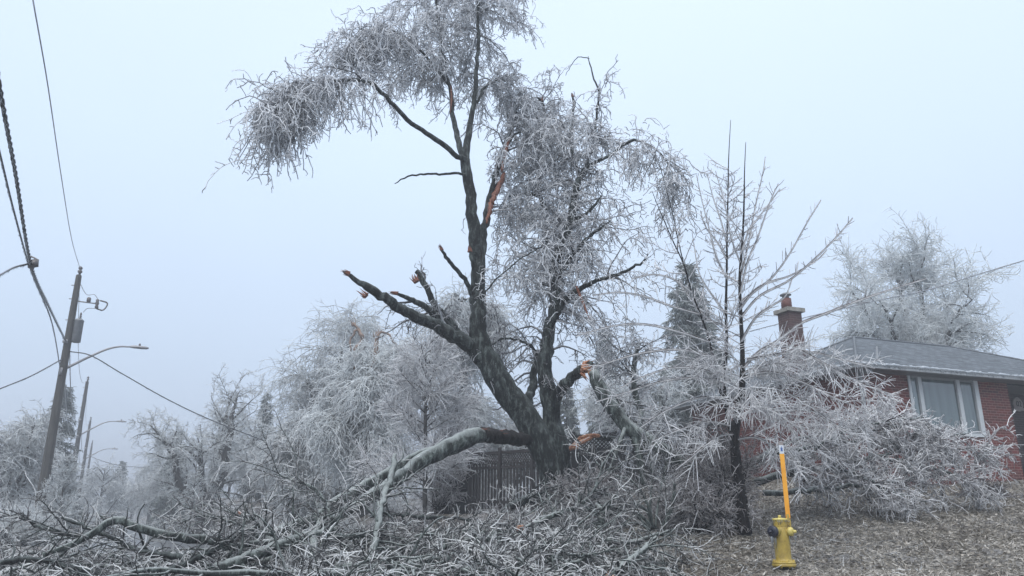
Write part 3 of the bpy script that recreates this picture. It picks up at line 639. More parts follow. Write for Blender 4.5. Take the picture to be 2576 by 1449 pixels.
# ------------------------------------------------------------------ the broken tree in the middle
D0 = 18.0
tree_base = at(1398, 1290, D0); tree_base[2] = gz(tree_base[0], tree_base[1]) - .05
tree = empty('broken_tree', tuple(tree_base)); tag(tree, 'tall broken tree with dark forked trunk and drooping ice-coated crown, in the middle', 'tree')
def limb(pts, n=24): return curve(pts, n)
trunk = [
 ([(1412, 1330, 18, 40), (1408, 1285, 18, 35), (1402, 1235, 18, 32), (1385, 1170, 18, 34), (1355, 1105, 18, 34), (1320, 1045, 18, 32), (1278, 988, 18, 32), (1232, 918, 18, 30), (1208, 860, 18, 25), (1204, 790, 18, 20), (1204, 700, 18, 18.5), (1202, 640, 18, 18), (1193, 585, 17.9, 17), (1184, 500, 17.8, 15), (1175, 440, 17.7, 14), (1170, 400, 17.7, 14)], 60),
 ([(1175, 440, 17.7, 11), (1166, 398, 17.6, 10), (1153, 396, 17.4, 8), (1107, 358, 17.0, 8), (1049, 319, 16.6, 7), (1007, 283, 16.3, 7), (970, 242, 16.1, 6.5), (945, 217, 15.9, 6), (916, 204, 15.7, 5), (878, 202, 15.5, 4.5), (828, 204, 15.2, 4), (778, 222, 15, 3), (728, 246, 14.8, 2.4), (690, 276, 14.6, 1.5)], 44),
 ([(1170, 420, 17.7, 12), (1172, 380, 17.8, 12), (1180, 333, 17.9, 10), (1187, 283, 18, 8), (1195, 233, 18, 7.5), (1198, 187, 18, 7), (1201, 158, 18, 6), (1203, 104, 18, 5.5), (1203, 42, 18, 5), (1206, -60, 18.2, 4), (1215, -160, 18.5, 2.5)], 40),
 ([(1168, 400, 17.7, 9), (1158, 370, 18, 8.5), (1147, 325, 18.3, 8), (1137, 275, 18.5, 6.5), (1135, 225, 18.6, 6), (1122, 196, 18.7, 5.5), (1110, 150, 18.8, 5), (1107, 83, 18.9, 4.5), (1100, 20, 19, 4), (1090, -80, 19, 3)], 36),
 ([(1130, 215, 18.6, 4), (1105, 180, 18.4, 4), (1080, 150, 18.2, 3.5), (1057, 128, 18, 3.5), (1024, 96, 17.7, 3), (987, 79, 17.4, 3), (953, 84, 17.1, 2.5), (924, 105, 16.9, 2), (880, 130, 16.7, 1.6)], 30),
 ([(1124, 205, 18.6, 3.5), (1095, 178, 18.8, 3), (1066, 165, 19, 2.6), (1024, 163, 19.2, 2.2), (995, 178, 19.3, 1.6), (978, 200, 19.4, 1)], 24),
 ([(1178, 442, 17.7, 4), (1150, 435, 17.4, 4), (1120, 438, 17.1, 3.6), (1070, 437, 16.7, 3.2), (1020, 448, 16.4, 2.4), (993, 462, 16.2, 1.2)], 22),
 ([(1199, 258, 18, 4), (1216, 226, 18.2, 4), (1237, 206, 18.4, 3.6), (1270, 204, 18.6, 2.8), (1303, 226, 18.8, 2.3), (1332, 267, 19, 2), (1352, 330, 19.1, 1.4)], 26),
 ([(1206, 690, 18, 14), (1210, 640, 18.1, 13), (1214, 590, 18.3, 12), (1228, 525, 18.5, 10), (1243, 458, 18.7, 9), (1253, 415, 18.8, 7.5), (1274, 367, 18.9, 6), (1292, 312, 19, 4), (1305, 260, 19.1, 2.5)], 34),
 ([(1276, 364, 18.9, 4), (1299, 335, 18.7, 3.2), (1342, 330, 18.5, 2.6), (1400, 345, 18.2, 2)], 18),
 ([(1212, 905, 18, 22), (1190, 878, 17.9, 21), (1150, 850, 17.7, 19), (1100, 818, 17.4, 16.5), (1050, 799, 17.1, 15), (1000, 772, 16.8, 14), (955, 742, 16.5, 12.5), (925, 722, 16.3, 12), (905, 710, 16.2, 8), (880, 694, 16.1, 6), (862, 683, 16, 2)], 40),
 ([(1143, 838, 17.8, 11), (1118, 812, 17.7, 10.5), (1095, 794, 17.6, 10), (1070, 772, 17.4, 9), (1045, 757, 17.3, 8), (1010, 743, 17.1, 5.5), (982, 735, 17, 2)], 24),
 ([(1180, 866, 18, 11), (1150, 832, 18, 10.5), (1125, 800, 18, 9.5), (1098, 772, 18, 9), (1075, 728, 18, 8), (1060, 700, 18, 8.5), (1047, 682, 18, 6)], 26),
 ([(1192, 750, 18, 9), (1180, 722, 17.9, 7), (1162, 695, 17.7, 6.5), (1138, 668, 17.5, 6), (1122, 645, 17.4, 5.5), (1105, 618, 17.3, 3)], 22),
 ([(1198, 690, 18, 6), (1188, 660, 17.8, 6), (1184, 640, 17.8, 6), (1180, 620, 17.8, 3)], 10),
 # right stem
 ([(1418, 1300, 18.1, 28), (1418, 1240, 18.1, 24), (1413, 1180, 18.1, 22), (1405, 1130, 18.1, 24), (1392, 1081, 18.1, 22), (1386, 1032, 18.1, 21), (1377, 983, 18.1, 19), (1370, 934, 18.1, 18), (1373, 885, 18.1, 17), (1381, 836, 18.1, 15), (1390, 787, 18.1, 14), (1400, 748, 18.1, 13), (1396, 700, 18.2, 11), (1400, 650, 18.2, 10), (1418, 605, 18.2, 10), (1436, 560, 18.2, 10.5), (1445, 500, 18.2, 10), (1450, 465, 18.2, 9), (1463, 434, 18.2, 8)], 60),
 ([(1460, 440, 18.2, 7), (1482, 418, 18, 6), (1507, 404, 17.8, 5), (1540, 389, 17.5, 4.5), (1570, 365, 17.3, 4.5), (1599, 352, 17.1, 4), (1628, 365, 16.9, 3.5), (1661, 384, 16.7, 2.6), (1690, 430, 16.6, 1.8), (1702, 480, 16.5, 1)], 34),
 ([(1455, 440, 18.2, 6), (1447, 400, 18.4, 5.5), (1437, 363, 18.6, 5), (1438, 301, 18.8, 5), (1444, 260, 18.9, 4.5), (1438, 235, 19, 2)], 24),
 ([(1464, 434, 18.2, 5), (1482, 400, 18.1, 4.5), (1495, 342, 18, 4), (1503, 276, 18, 3.5), (1507, 230, 18, 3), (1494, 195, 18, 2.5), (1484, 163, 18, 2), (1480, 142, 18, 1)], 30),
 ([(1482, 148, 18, 1.6), (1462, 143, 17.8, 1.5), (1445, 150, 17.6, 1.3), (1432, 172, 17.5, 1.1), (1423, 190, 17.5, .8)], 14),
 ([(1430, 570, 18.2, 6), (1449, 551, 18.1, 5), (1478, 534, 17.9, 4.5), (1498, 512, 17.7, 4), (1514, 492, 17.6, 2)], 16),
 ([(1405, 700, 18.2, 6), (1440, 640, 18, 5.5), (1474, 605, 17.8, 5), (1497, 583, 17.6, 4.5), (1535, 556, 17.3, 2.5)], 22),
 ([(1400, 790, 18.1, 10), (1425, 752, 18, 9), (1457, 728, 17.8, 7.5), (1507, 704, 17.4, 6), (1561, 688, 17, 5), (1600, 668, 16.7, 4), (1615, 661, 16.6, 3.5), (1630, 638, 16.5, 1.5)], 30),
 ([(1200, 755, 18, 2.5), (1222, 734, 17.9, 2.3), (1265, 688, 17.8, 2.2), (1315, 647, 17.7, 2), (1365, 620, 17.6, 1.5)], 20),
 ([(1392, 760, 18.3, 11), (1385, 700, 18.8, 10), (1375, 640, 19.2, 9), (1370, 593, 19.4, 8.5), (1372, 530, 19.5, 7.5), (1357, 488, 19.6, 7), (1355, 426, 19.7, 6.5), (1358, 368, 19.8, 5.5), (1366, 301, 19.9, 5), (1365, 256, 19.9, 4), (1350, 244, 19.8, 3), (1328, 252, 19.7, 1.5)], 44),
 ([(1355, 435, 19.7, 5), (1325, 415, 19.5, 4), (1299, 399, 19.3, 2.5)], 12),
 ([(1357, 495, 19.6, 5), (1332, 488, 19.4, 4), (1278, 496, 19, 3), (1253, 530, 18.8, 1.6)], 18),
 ([(1388, 1065, 18.1, 18), (1394, 1015, 18, 17), (1417, 972, 17.8, 15.5), (1446, 942, 17.6, 14), (1470, 925, 17.5, 12), (1490, 912, 17.4, 6)], 28),
 ([(1318, 1040, 18.1, 13), (1330, 1000, 18.4, 12.5), (1343, 957, 18.6, 11), (1348, 915, 18.7, 9), (1350, 880, 18.8, 5)], 20),
 ([(1350, 890, 18.8, 4.5), (1335, 868, 18.6, 4), (1300, 855, 18.4, 3.5), (1262, 852, 18.2, 3), (1232, 872, 18, 1.5)], 20),
]
g = np.random.default_rng(21)
TC = [limb(*a) for a in trunk]
mb = MB()
for i, (P, R) in enumerate(TC):
    big = R.max() > .12
    R = R * .90; P = P.copy(); P[1:-1] += g.normal(0, .02 if big else .012, P[1:-1].shape)
    if i in (0, 15): R = R * 1.05; R[:3] *= np.array([1.25, 1.15, 1.05])
    mb.tubes(P[None], R[None], 18 if big else 9, .5, cap=True, rough=.06 if big else .04, rng=g)
mb.build('trunk', M['bark'], tree, world=True)

# the limb that cracked and fell to the left, still hanging on the trunk
fl = [([(1228, 1100, 17.1, 14), (1205, 1094, 17, 21), (1180, 1103, 16.8, 25), (1140, 1119, 16.5, 25), (1070, 1154, 16, 21), (1004, 1202, 15.4, 19), (950, 1238, 14.9, 17), (890, 1275, 14.4, 15), (835, 1310, 13.9, 14), (790, 1345, 13.5, 12), (700, 1395, 12.9, 10), (600, 1440, 12.3, 8)], 50),
      ([(1120, 1128, 16.6, 10), (1075, 1140, 16.5, 14), (1020, 1165, 16.3, 14), (965, 1196, 16.1, 14), (900, 1233, 15.8, 14), (843, 1267, 15.5, 15), (790, 1303, 15.2, 15), (740, 1325, 15, 15), (680, 1342, 14.6, 13), (600, 1360, 14.0, 12), (500, 1356, 13.6, 11.5), (419, 1346, 13.3, 11), (344, 1326, 13.1, 10.5), (290, 1309, 13, 10), (240, 1336, 12.8, 9), (180, 1370, 12.6, 7.5), (107, 1396, 12.4, 5.5)], 60),
      ([(280, 1316, 13.6, 5), (255, 1302, 13.6, 3), (243, 1290, 13.6, 1.5)], 8)]
FC = [limb(*a) for a in fl]
mb = MB()
for P, R in FC: 
    R = R * .86; P = P.copy(); P[1:-1] += g.normal(0, .010, P[1:-1].shape); mb.tubes(P[None], R[None], 14, cap=True, rough=.05, rng=g)
fo = mb.build('fallen_limb', M['bark_log'], tree, world=True); fo['label'] = 'long pale limb cracked off and slumped to the ground on the left'

mb = MB(); P, R = curve([(1358, 1118, 18, 15), (1325, 1108, 17.9, 16), (1280, 1103, 17.6, 17), (1240, 1098, 17.3, 18), (1212, 1094, 17.05, 18)], 22); P[1:-1] += g.normal(0, .015, P[1:-1].shape); mb.tubes(P[None], R[None], 12, cap=True, rough=.10, rng=g)
mb.build('cracked_hinge', M['bark_black'], tree, world=True)
# torn wood: ragged slivers where limbs broke
def splinters(mb, c, axis, rad, length, N, g, spread=.14):
    axis = np.asarray(axis, float) / np.linalg.norm(axis); u = np.cross(axis, (0, 0, 1) if abs(axis[2]) < .9 else (1, 0, 0)); u /= np.linalg.norm(u); v = np.cross(axis, u)
    a = g.uniform(0, 6.28, N); rr = rad * np.sqrt(g.random(N))
    p = np.asarray(c) + (np.cos(a) * rr)[:, None] * u + (np.sin(a) * rr)[:, None] * v
    d = axis + g.normal(0, spread, (N, 3)); d /= np.linalg.norm(d, axis=1, keepdims=True)
    P, R = grow(p - axis * length * .35, d, length * g.uniform(.3, 1.0, N) * .8, rad * .30, .002, 4, g, 0, .03); mb.tubes(P, R, 5)
mb = MB()
P, R = curve([(1224, 562, 18.15, 3), (1230, 540, 18.2, 6), (1237, 512, 18.3, 8), (1251, 478, 18.4, 8), (1264, 450, 18.5, 7.5), (1269, 436, 18.55, 4)], 26); P[1:-1] += g.normal(0, .015, P[1:-1].shape)
mb.tubes(P[None], R[None], 9, cap=True, rough=.1, rng=g); mb.build('split_wood', M['split'], tree, world=True); mb = MB()
P, R = curve([(1262, 432, 18.5, 4), (1268, 400, 18.6, 5), (1274, 372, 18.7, 5), (1283, 345, 18.8, 2)], 16); mb.tubes(P[None], R[None], 8, cap=True, rough=.12, rng=g)
P, R = curve([(1133, 285, 18.35, 1), (1136, 250, 18.4, 3.5), (1134, 215, 18.45, 1)], 8); mb.tubes(P[None], R[None], 7, cap=True)
for c, ax_, rd, ln_, n_ in ((at(868, 686, 16.02), (-1, -.2, .35), .06, .3, 14), (at(912, 738, 16.2), (-.8, 0, .6), .07, .3, 12), (at(1043, 700, 17.95), (-.4, 0, 1), .08, .3, 16), (at(990, 737, 17), (-1, 0, .2), .05, .3, 12),
                            (at(1108, 622, 17.3), (-.5, 0, 1), .04, .25, 12), (at(1181, 625, 17.75), (0, 0, 1), .06, .25, 16), (at(1440, 238, 18.95), (-.2, 0, 1), .04, .2, 10), (at(1365, 248, 19.8), (0, 0, 1), .04, .2, 8)):
    mb.build('split_wood', M['split'], tree, world=True); mb = MB(); splinters(mb, c, ax_, rd, ln_, n_, g)
splinters(mb, at(1212, 1082, 17), (1, 0, .25), .05, .45, 14, g, .12); splinters(mb, at(1260, 1088, 17.3), (1, 0, .1), .04, .4, 8, g, .12)
for a_, b_ in (((1450, 720, 17.7), (1482, 800, 17.5)), ):
    P, R = curve([(*a_, 2.5), ((a_[0] + b_[0]) / 2, (a_[1] + b_[1]) / 2, a_[2], 4), (*b_, 1)], 8); mb.tubes(P[None], R[None], 6, rough=.1, rng=g)
mb.build('split_wood', M['split'], tree, world=True)
mb = MB(); splinters(mb, at(1478, 930, 17.4), (.8, -.3, -.25), .13, .34, 34, g, .3); splinters(mb, at(1490, 942, 17.35), (.3, -.3, -.9), .08, .25, 16, g, .3)
mb.build('fresh_split_wood', M['split_bright'], tree, world=True)

# twigs: arching branches from the limbs, drooping twigs from those, short spurs on the twigs, and ice
def crown_part(name, srcs, wts, N1, L1, N2, L2, N3, L3, seed, t0=.25, droop=(.10, .17), rt=.0125, side=(1, 1, 1), ang=(25, 70), zig=.25, keep=None, front=None, fr_keep=.28, mat_='ice_twig', ntone=(.32, 1.3)):
    g = np.random.default_rng(seed)
    # bring all sources to one length
    n = 24; S = []; SR = []
    for P, R in srcs:
        t = np.linspace(0, len(P) - 1, n); i = np.minimum(t.astype(int), len(P) - 2); f = (t - i)[:, None]
        S.append(P[i] * (1 - f) + P[i + 1] * f); SR.append(R[i] * (1 - f[:, 0]) + R[i + 1] * f[:, 0])
    S = np.array(S); SR = np.array(SR)
    p, d, r, _, tt = spawn(S, SR, N1, g, t0, 1, ang, side, np.array(wts, float))
    L = g.uniform(*L1, N1); P1, R1 = grow(p, d, L, np.clip(r * .45, .012, .035), .007, 9, g, droop[0], zig * .7)
    N2 = int(N2 * .58)
    p, d, r, _, tt = spawn(P1, R1, N2, g, .05, 1, (20, 80))
    P2, R2 = grow(p, d, g.uniform(*L2, N2) * g.uniform(.5, 1.1, N2), rt * 1.1, rt * .75, 9, g, droop[1] * .95, zig * 1.15)
    N3 = int(N3 * .48)
    p, d, r, _, tt = spawn(P2, R2, N3, g, .05, 1, (30, 95))
    P3, R3 = grow(p, d, g.uniform(*L3, N3), rt * 1.0, rt * .65, 5, g, droop[1] * .25, zig * 1.3)
    if front is not None:
        P1, R1, P2, R2, P3, R3 = [a for P, R in ((P1, R1), (P2, R2), (P3, R3)) for k in [(P[:, :, 1].mean(1) > front) | (g.random(len(P)) < fr_keep)] for a in (P[k], R[k])]
    if keep is not None:
        P1, R1, P2, R2, P3, R3 = [a for P, R in ((P1, R1), (P2, R2), (P3, R3)) for k in [keep(P)] for a in (P[k], R[k])]
    mb = MB()
    mb.tubes(P1, R1, 5, g.uniform(.05, .6, len(P1))); mb.tubes(P2, R2, 4, g.uniform(*ntone, len(P2))); mb.tubes(P3, R3, 3, g.uniform(*ntone, len(P3)))
    return mb, P1, P2, P3, g
allmb = MB()
def merge(a, b_):
    for V, T in zip(b_.V, b_.T): a.V.append(V); a.T.append(T)
    for F in b_.F: a.F.append(F + a.n)
    a.n += b_.n
sel = lambda ids: [TC[i] for i in ids]
# left sweeping bough (long hanging curtains)
A = (TC[1][0][22:], TC[1][1][22:])
m1, *_ , g_ = crown_part('c', [A, TC[4]], [1.6, 1.0], 115, (.4, 1.5), 1450, (.4, 1.25), 7000, (.08, .26), 31, 0.12, (.16, .30)); merge(allmb, m1)
A2 = (TC[1][0][34:], TC[1][1][34:])
m1, *_ , g_ = crown_part('c', [A2], [1], 50, (.3, 1.0), 560, (.4, 1.25), 3000, (.08, .26), 36, 0.0, (.2, .34)); merge(allmb, m1)
m1, *_ , g_ = crown_part('c', sel([5]) + [(TC[4][0][8:], TC[4][1][8:])], [1, 1.3], 55, (.4, 1.1), 800, (.3, .8), 4200, (.08, .24), 32, .1, (.14, .25)); merge(allmb, m1)
# top crown, reaching past the frame
m1, *_ , g_ = crown_part('c', [(TC[2][0][18:], TC[2][1][18:]), (TC[3][0][14:], TC[3][1][14:])], [1, .9], 120, (.6, 2.1), 2300, (.35, 1.1), 11000, (.08, .26), 33, .1, (.17, .28), ang=(35, 85)); merge(allmb, m1)
m1, *_ , g_ = crown_part('c', sel([7, 9]) + [(TC[8][0][16:], TC[8][1][16:])], [1.2, .7, .8], 80, (.5, 1.3), 1300, (.3, .9), 6200, (.08, .24), 34, .15, (.16, .26)); merge(allmb, m1)
# right crown
m1, *_ , g_ = crown_part('c', [(TC[16][0][6:], TC[16][1][6:]), (TC[17][0][:16], TC[17][1][:16]), (TC[18][0][:18], TC[18][1][:18]), TC[19]] + [(TC[24][0][12:], TC[24][1][12:])] + sel([25, 26]), [1.7, .7, .7, .12, 1.2, .5, .6], 165, (.4, 1.25), 3100, (.3, 1.0), 18000, (.08, .24), 35, .1, (.16, .27), front=17.6); merge(allmb, m1)
# middle right crown below, finer
m1, *_ , g_ = crown_part('c', [(TC[15][0][36:], TC[15][1][36:])] + sel([20, 21, 22, 23]) + [(TC[24][0][2:20], TC[24][1][2:20])], [1.3, .6, .9, 1.2, .9, 1.1], 210, (.5, 1.7), 3200, (.3, 1.0), 15000, (.08, .24), 37, .0, (.13, .22), rt=.0105, front=17.9); merge(allmb, m1)
# sparse twigs low in the fork and around the left boughs
m1, *_ , g_ = crown_part('c', sel([10, 11, 12]) + sel([28, 29]) + [(TC[15][0][16:36], TC[15][1][16:36]), (TC[8][0][4:14], TC[8][1][4:14])], [.18, .25, .5, 1.2, 1.2, 1.0, .6], 52, (.4, 1.5), 430, (.25, .8), 2300, (.06, .22), 38, .1, (.12, .2), rt=.0085, ntone=(0, .7)); merge(allmb, m1)
allmb.build('crown', M['ice_twig'], tree, world=True)['kind'] = 'stuff'

# ------------------------------------------------------------------ limb broken off to the right, hanging to the ground
bl_pts = [([(1492, 936, 17.3, 9), (1500, 955, 17.2, 14), (1520, 995, 17.1, 15), (1549, 1037, 17, 14.5), (1579, 1076, 16.9, 14), (1628, 1106, 16.8, 13), (1682, 1140, 16.7, 11), (1731, 1168, 16.6, 9), (1795, 1177, 16.5, 6), (1840, 1180, 16.5, 4)], 40),
          ([(1515, 985, 17.1, 6), (1545, 1000, 17.3, 5.5), (1565, 1030, 17.5, 5), (1600, 1080, 17.7, 4), (1640, 1100, 17.9, 2)], 20),
          ([(1590, 1085, 16.9, 9), (1606, 1130, 16.8, 8), (1613, 1180, 16.7, 6.5), (1622, 1225, 16.6, 4)], 16),
          ([(1575, 1072, 16.9, 5), (1560, 1110, 16.5, 4.5), (1545, 1150, 16.3, 3), (1530, 1190, 16.1, 2)], 14),
          ([(1600, 1090, 17.4, 6), (1612, 1040, 17.9, 6), (1600, 1000, 18, 6), (1593, 950, 18, 6), (1598, 900, 18, 5), (1609, 862, 18, 3)], 20)]
BC = [limb(*a) for a in bl_pts]
lb = at(1620, 1225, 16.6); brk = empty('broken_limb', tuple(lb)); tag(brk, 'broken limb hanging from its orange split stump and leaning down to the right', 'branch')
mb = MB()
for P, R in BC: mb.tubes(P[None], R[None] * 1.2, 12, cap=True, rough=.06, rng=g)
mb.build('limb', M['bark_log'], brk, world=True)
mb = MB(); splinters(mb, at(1494, 940, 17.3), (-.5, 0, .8), .09, .25, 18, g, .3); mb.build('split_wood', M['split_bright'], brk, world=True)
m1, P1, P2, P3, g_ = crown_part('c', BC, [.7, 1.2, .4, .4, .9], 60, (.4, 1.5), 1600, (.2, .8), 4500, (.06, .22), 41, .1, (.06, .12), rt=.0095, front=17.0, fr_keep=.08, ang=(30, 80), mat_='ice_fallen')
icicles(m1, P2, 5000, g_, (.03, .1), .005)
m1.build('twigs', M['ice_twig'], brk, world=True)['kind'] = 'stuff'

# ------------------------------------------------------------------ young twin-stemmed tree in front
yb = at(1872, 1328, 15.6); yb[2] = gz(yb[0], yb[1]) - .03
yt = empty('young_tree', tuple(yb)); tag(yt, 'young black-stemmed tree with long straight ice-coated shoots, left of the hydrant', 'tree')
YS = [([(1874, 1345, 15.6, 17), (1870, 1310, 15.6, 14.5), (1862, 1240, 15.6, 13.5), (1853, 1170, 15.6, 12.5), (1848, 1110, 15.6, 10.5), (1855, 1050, 15.6, 9), (1866, 985, 15.6, 8), (1868, 900, 15.6, 7), (1864, 800, 15.6, 6), (1861, 700, 15.6, 5), (1868, 600, 15.6, 4), (1872, 500, 15.6, 3), (1873, 430, 15.6, 2), (1876, 358, 15.6, 1.2)], 60),
      ([(1850, 1130, 15.6, 9), (1838, 1080, 15.7, 8), (1826, 1020, 15.8, 7), (1822, 950, 15.9, 6), (1828, 870, 16, 5.5), (1826, 780, 16, 5), (1828, 690, 16, 4), (1829, 600, 16, 3.4), (1831, 500, 16, 2.6), (1833, 400, 16, 1.8), (1838, 302, 16, 1)], 50),
      ([(1830, 1030, 15.8, 5.5), (1812, 985, 15.7, 5), (1800, 930, 15.6, 4.6), (1785, 860, 15.5, 4), (1762, 790, 15.4, 3.6), (1740, 735, 15.3, 3), (1722, 670, 15.2, 2.6), (1690, 600, 15.1, 2.1), (1660, 530, 15, 1.6), (1640, 480, 15, 1)], 44),
      ([(1726, 690, 15.2, 2), (1705, 600, 15.2, 2.2), (1690, 530, 15.2, 1.8), (1672, 460, 15.2, 1.2), (1655, 400, 15.2, .8)], 26)]
YC = [limb(*a) for a in YS]
shoots = [ # long side shoots seen in the photo
 [(1860, 780, 15.6, 3), (1890, 740, 15.3, 2.5), (1940, 700, 15, 2), (1985, 640, 14.8, 1.6), (2030, 560, 14.6, 1.3), (2065, 503, 14.5, 1)],
 [(1862, 800, 15.6, 3), (1910, 745, 15.5, 2.6), (1985, 705, 15.3, 2.2), (2050, 650, 15, 1.8), (2100, 600, 14.8, 1.4), (2145, 548, 14.7, 1)],
 [(1864, 760, 15.6, 2.6), (1920, 715, 15.8, 2.2), (1990, 692, 16, 1.7), (2060, 650, 16.1, 1.3), (2080, 628, 16.2, 1)],
 [(1866, 930, 15.6, 4), (1905, 888, 15.5, 3.6), (1960, 855, 15.4, 3.3), (2010, 815, 15.3, 3), (2075, 789, 15.1, 2.6), (2170, 752, 14.9, 2.2), (2260, 722, 14.7, 1.6), (2330, 700, 14.6, 1)],
 [(1862, 740, 15.6, 2.6), (1880, 660, 15.4, 2.2), (1905, 600, 15.3, 1.9), (1940, 500, 15.1, 1.2), (1958, 462, 15, .9)],
 [(1865, 690, 15.6, 2.4), (1885, 600, 15.7, 1.9), (1900, 520, 15.8, 1.5), (1920, 430, 15.9, 1.1), (1925, 395, 16, .8)],
 [(1828, 700, 16, 2.6), (1800, 640, 15.8, 2.2), (1785, 580, 15.7, 1.8), (1765, 500, 15.6, 1.3), (1752, 440, 15.5, .9)],
 [(1830, 620, 16, 2), (1815, 560, 16.1, 1.7), (1795, 500, 16.2, 1.3), (1780, 440, 16.3, .9)],
 [(1828, 650, 16, 2.2), (1805, 610, 16.1, 1.8), (1775, 570, 16.2, 1.4), (1762, 530, 16.2, 1)],
 [(1862, 660, 15.6, 2.2), (1840, 600, 15.3, 1.8), (1825, 520, 15.1, 1.4), (1800, 430, 15, .9)],
 [(1864, 860, 15.6, 2.8), (1900, 800, 15.2, 2.4), (1940, 770, 15, 1.8), (1975, 745, 14.8, 1.3), (1993, 700, 14.7, 1)],
 [(1862, 640, 15.6, 2), (1888, 570, 15.4, 1.7), (1898, 560, 15.4, 1.4), (1962, 475, 15.2, 1)],
 [(1930, 870, 15.4, 3), (1990, 872, 15, 2.5), (2050, 900, 14.7, 2.1), (2110, 935, 14.5, 1.7), (2180, 970, 14.3, 1.3), (2242, 990, 14.2, .9)],
 [(1880, 905, 15.5, 3), (1960, 890, 15, 2.4), (2040, 885, 14.8, 2), (2120, 905, 14.6, 1.5), (2200, 925, 14.4, 1)],
 [(1868, 950, 15.5, 3), (1940, 935, 15, 2.4), (2030, 965, 14.7, 1.9), (2100, 1000, 14.5, 1.5), (2200, 1040, 14.3, 1)],
 [(1868, 1000, 15.5, 3), (1940, 975, 15.2, 2.4), (2020, 1010, 14.9, 1.9), (2090, 1060, 14.7, 1.5), (2160, 1100, 14.5, 1)],
 [(1866, 940, 15.5, 2.6), (1950, 905, 15.8, 2.2), (2040, 905, 16, 1.8), (2130, 950, 16.2, 1.2)],
 [(1864, 1010, 15.5, 3), (1920, 1020, 15.2, 2.4), (1985, 1060, 15, 1.9), (2060, 1120, 14.8, 1.2)],
 [(1866, 1040, 15.6, 2.6), (1935, 1028, 15.9, 2.2), (2030, 1032, 16.2, 1.7), (2130, 1060, 16.5, 1.1)],
 [(1760, 790, 15.4, 2.4), (1690, 770, 15.2, 2), (1620, 745, 15, 1.7), (1560, 735, 14.8, 1.3), (1490, 742, 14.6, .9)],
 [(1785, 860, 15.5, 2.6), (1710, 835, 15.3, 2.2), (1620, 815, 15.1, 1.9), (1540, 820, 14.9, 1.5), (1450, 845, 14.7, 1)],
 [(1795, 900, 15.6, 2.8), (1720, 880, 15.8, 2.4), (1630, 885, 16, 2), (1550, 905, 16.2, 1.5), (1480, 930, 16.4, 1)],
 [(1805, 960, 15.7, 2.8), (1740, 950, 15.5, 2.3), (1660, 960, 15.3, 1.9), (1580, 985, 15.1, 1.4), (1500, 1010, 14.9, 1)],
 [(1740, 735, 15.3, 2), (1690, 700, 15.1, 1.7), (1640, 690, 15, 1.4), (1590, 700, 14.9, 1)],
 [(1826, 960, 15.9, 2.6), (1770, 930, 15.3, 2.2), (1690, 925, 14.9, 1.8), (1610, 950, 14.6, 1.4), (1560, 975, 14.5, 1)],
 [(1828, 1000, 15.8, 2.6), (1760, 1000, 15.4, 2.1), (1680, 1030, 15.1, 1.7), (1610, 1075, 14.9, 1.1)],
 [(1838, 1070, 15.7, 2.8), (1780, 1060, 15.5, 2.3), (1710, 1080, 15.2, 1.8), (1640, 1110, 15, 1.2)],
 [(1826, 790, 16, 2.4), (1790, 740, 16.2, 2), (1760, 690, 16.3, 1.6), (1745, 610, 16.4, 1.1)],
 [(1826, 820, 16, 2.2), (1780, 800, 16.4, 1.8), (1730, 740, 16.7, 1.4), (1700, 700, 16.9, 1)],
 [(1850, 1105, 15.6, 2.6), (1900, 1100, 15.2, 2.2), (1960, 1130, 14.9, 1.7), (2010, 1180, 14.7, 1.1)],
 [(1848, 1090, 15.6, 2.6), (1800, 1100, 15.1, 2.2), (1750, 1140, 14.8, 1.7), (1700, 1180, 14.6, 1.1)],
]
SC = [curve(p, 24) for p in shoots]
mb = MB()
for i_, (P, R) in enumerate(YC):
    R = R * (np.interp(np.linspace(0, 1, len(R)), [0, .3, .5, 1], [1, 1, .75, .65]) if i_ == 0 else .68); mb.tubes(P[None], R[None], 12, cap=True, rough=.05, rng=g)
mb.build('trunk', M['bark_black'], yt, world=True)
g = np.random.default_rng(55)
S, SR = stack(SC); mb = MB(); mb.tubes(S, SR * 1.15, 6, .12); mb.tubes(S + np.array([0, -.004, -.012]), SR * .95 + .003, 5, .85)
trk = np.stack([c[0][np.linspace(16, len(c[0]) - 1, 24).astype(int)] for c in YC[:3]]); trkr = np.full(trk.shape[:2], .02)
# more shoots from the stems: ascending high up, spreading and drooping low down
p, d, r, ix, tt = spawn(trk, trkr, 120, g, .0, .8, (48, 85))
lowf = np.clip(1 - (p[:, 2] - 2.2) / 3.6, 0, 1)
P1, R1 = grow(p, d, .35 + 1.5 * lowf + g.uniform(0, .4, 120), .012, .006, 12, g, lowf * .10 - .06 * (1 - lowf), .05)
mb.tubes(P1, R1, 5, g.uniform(.3, .9, 120))
AL = np.concatenate([S[:, ::2], P1]); AR = np.concatenate([SR[:, ::2], R1])
p, d, r, ix, tt = spawn(AL, AR, 1500, g, .15, 1, (35, 65)); zf = np.clip(1 - (p[:, 2] - 2.5) / 3.5, 0, 1)
P2, R2 = grow(p, d, g.uniform(.12, .65, 1500) * (.45 + .75 * zf), .0085, .006, 7, g, zf * .07 - .05 * (1 - zf), .05); KEEP2 = (P2[:, 0, 0] > at(1745, 1100, 15.3)[0]) | (P2[:, 0, 2] > 5.2) | (g.random(len(P2)) < .55); P2, R2, zf = P2[KEEP2], R2[KEEP2], zf[KEEP2]; mb.tubes(P2, R2, 5, g.uniform(.3, 1.1, len(P2)))
lowp = P2[zf > .35]
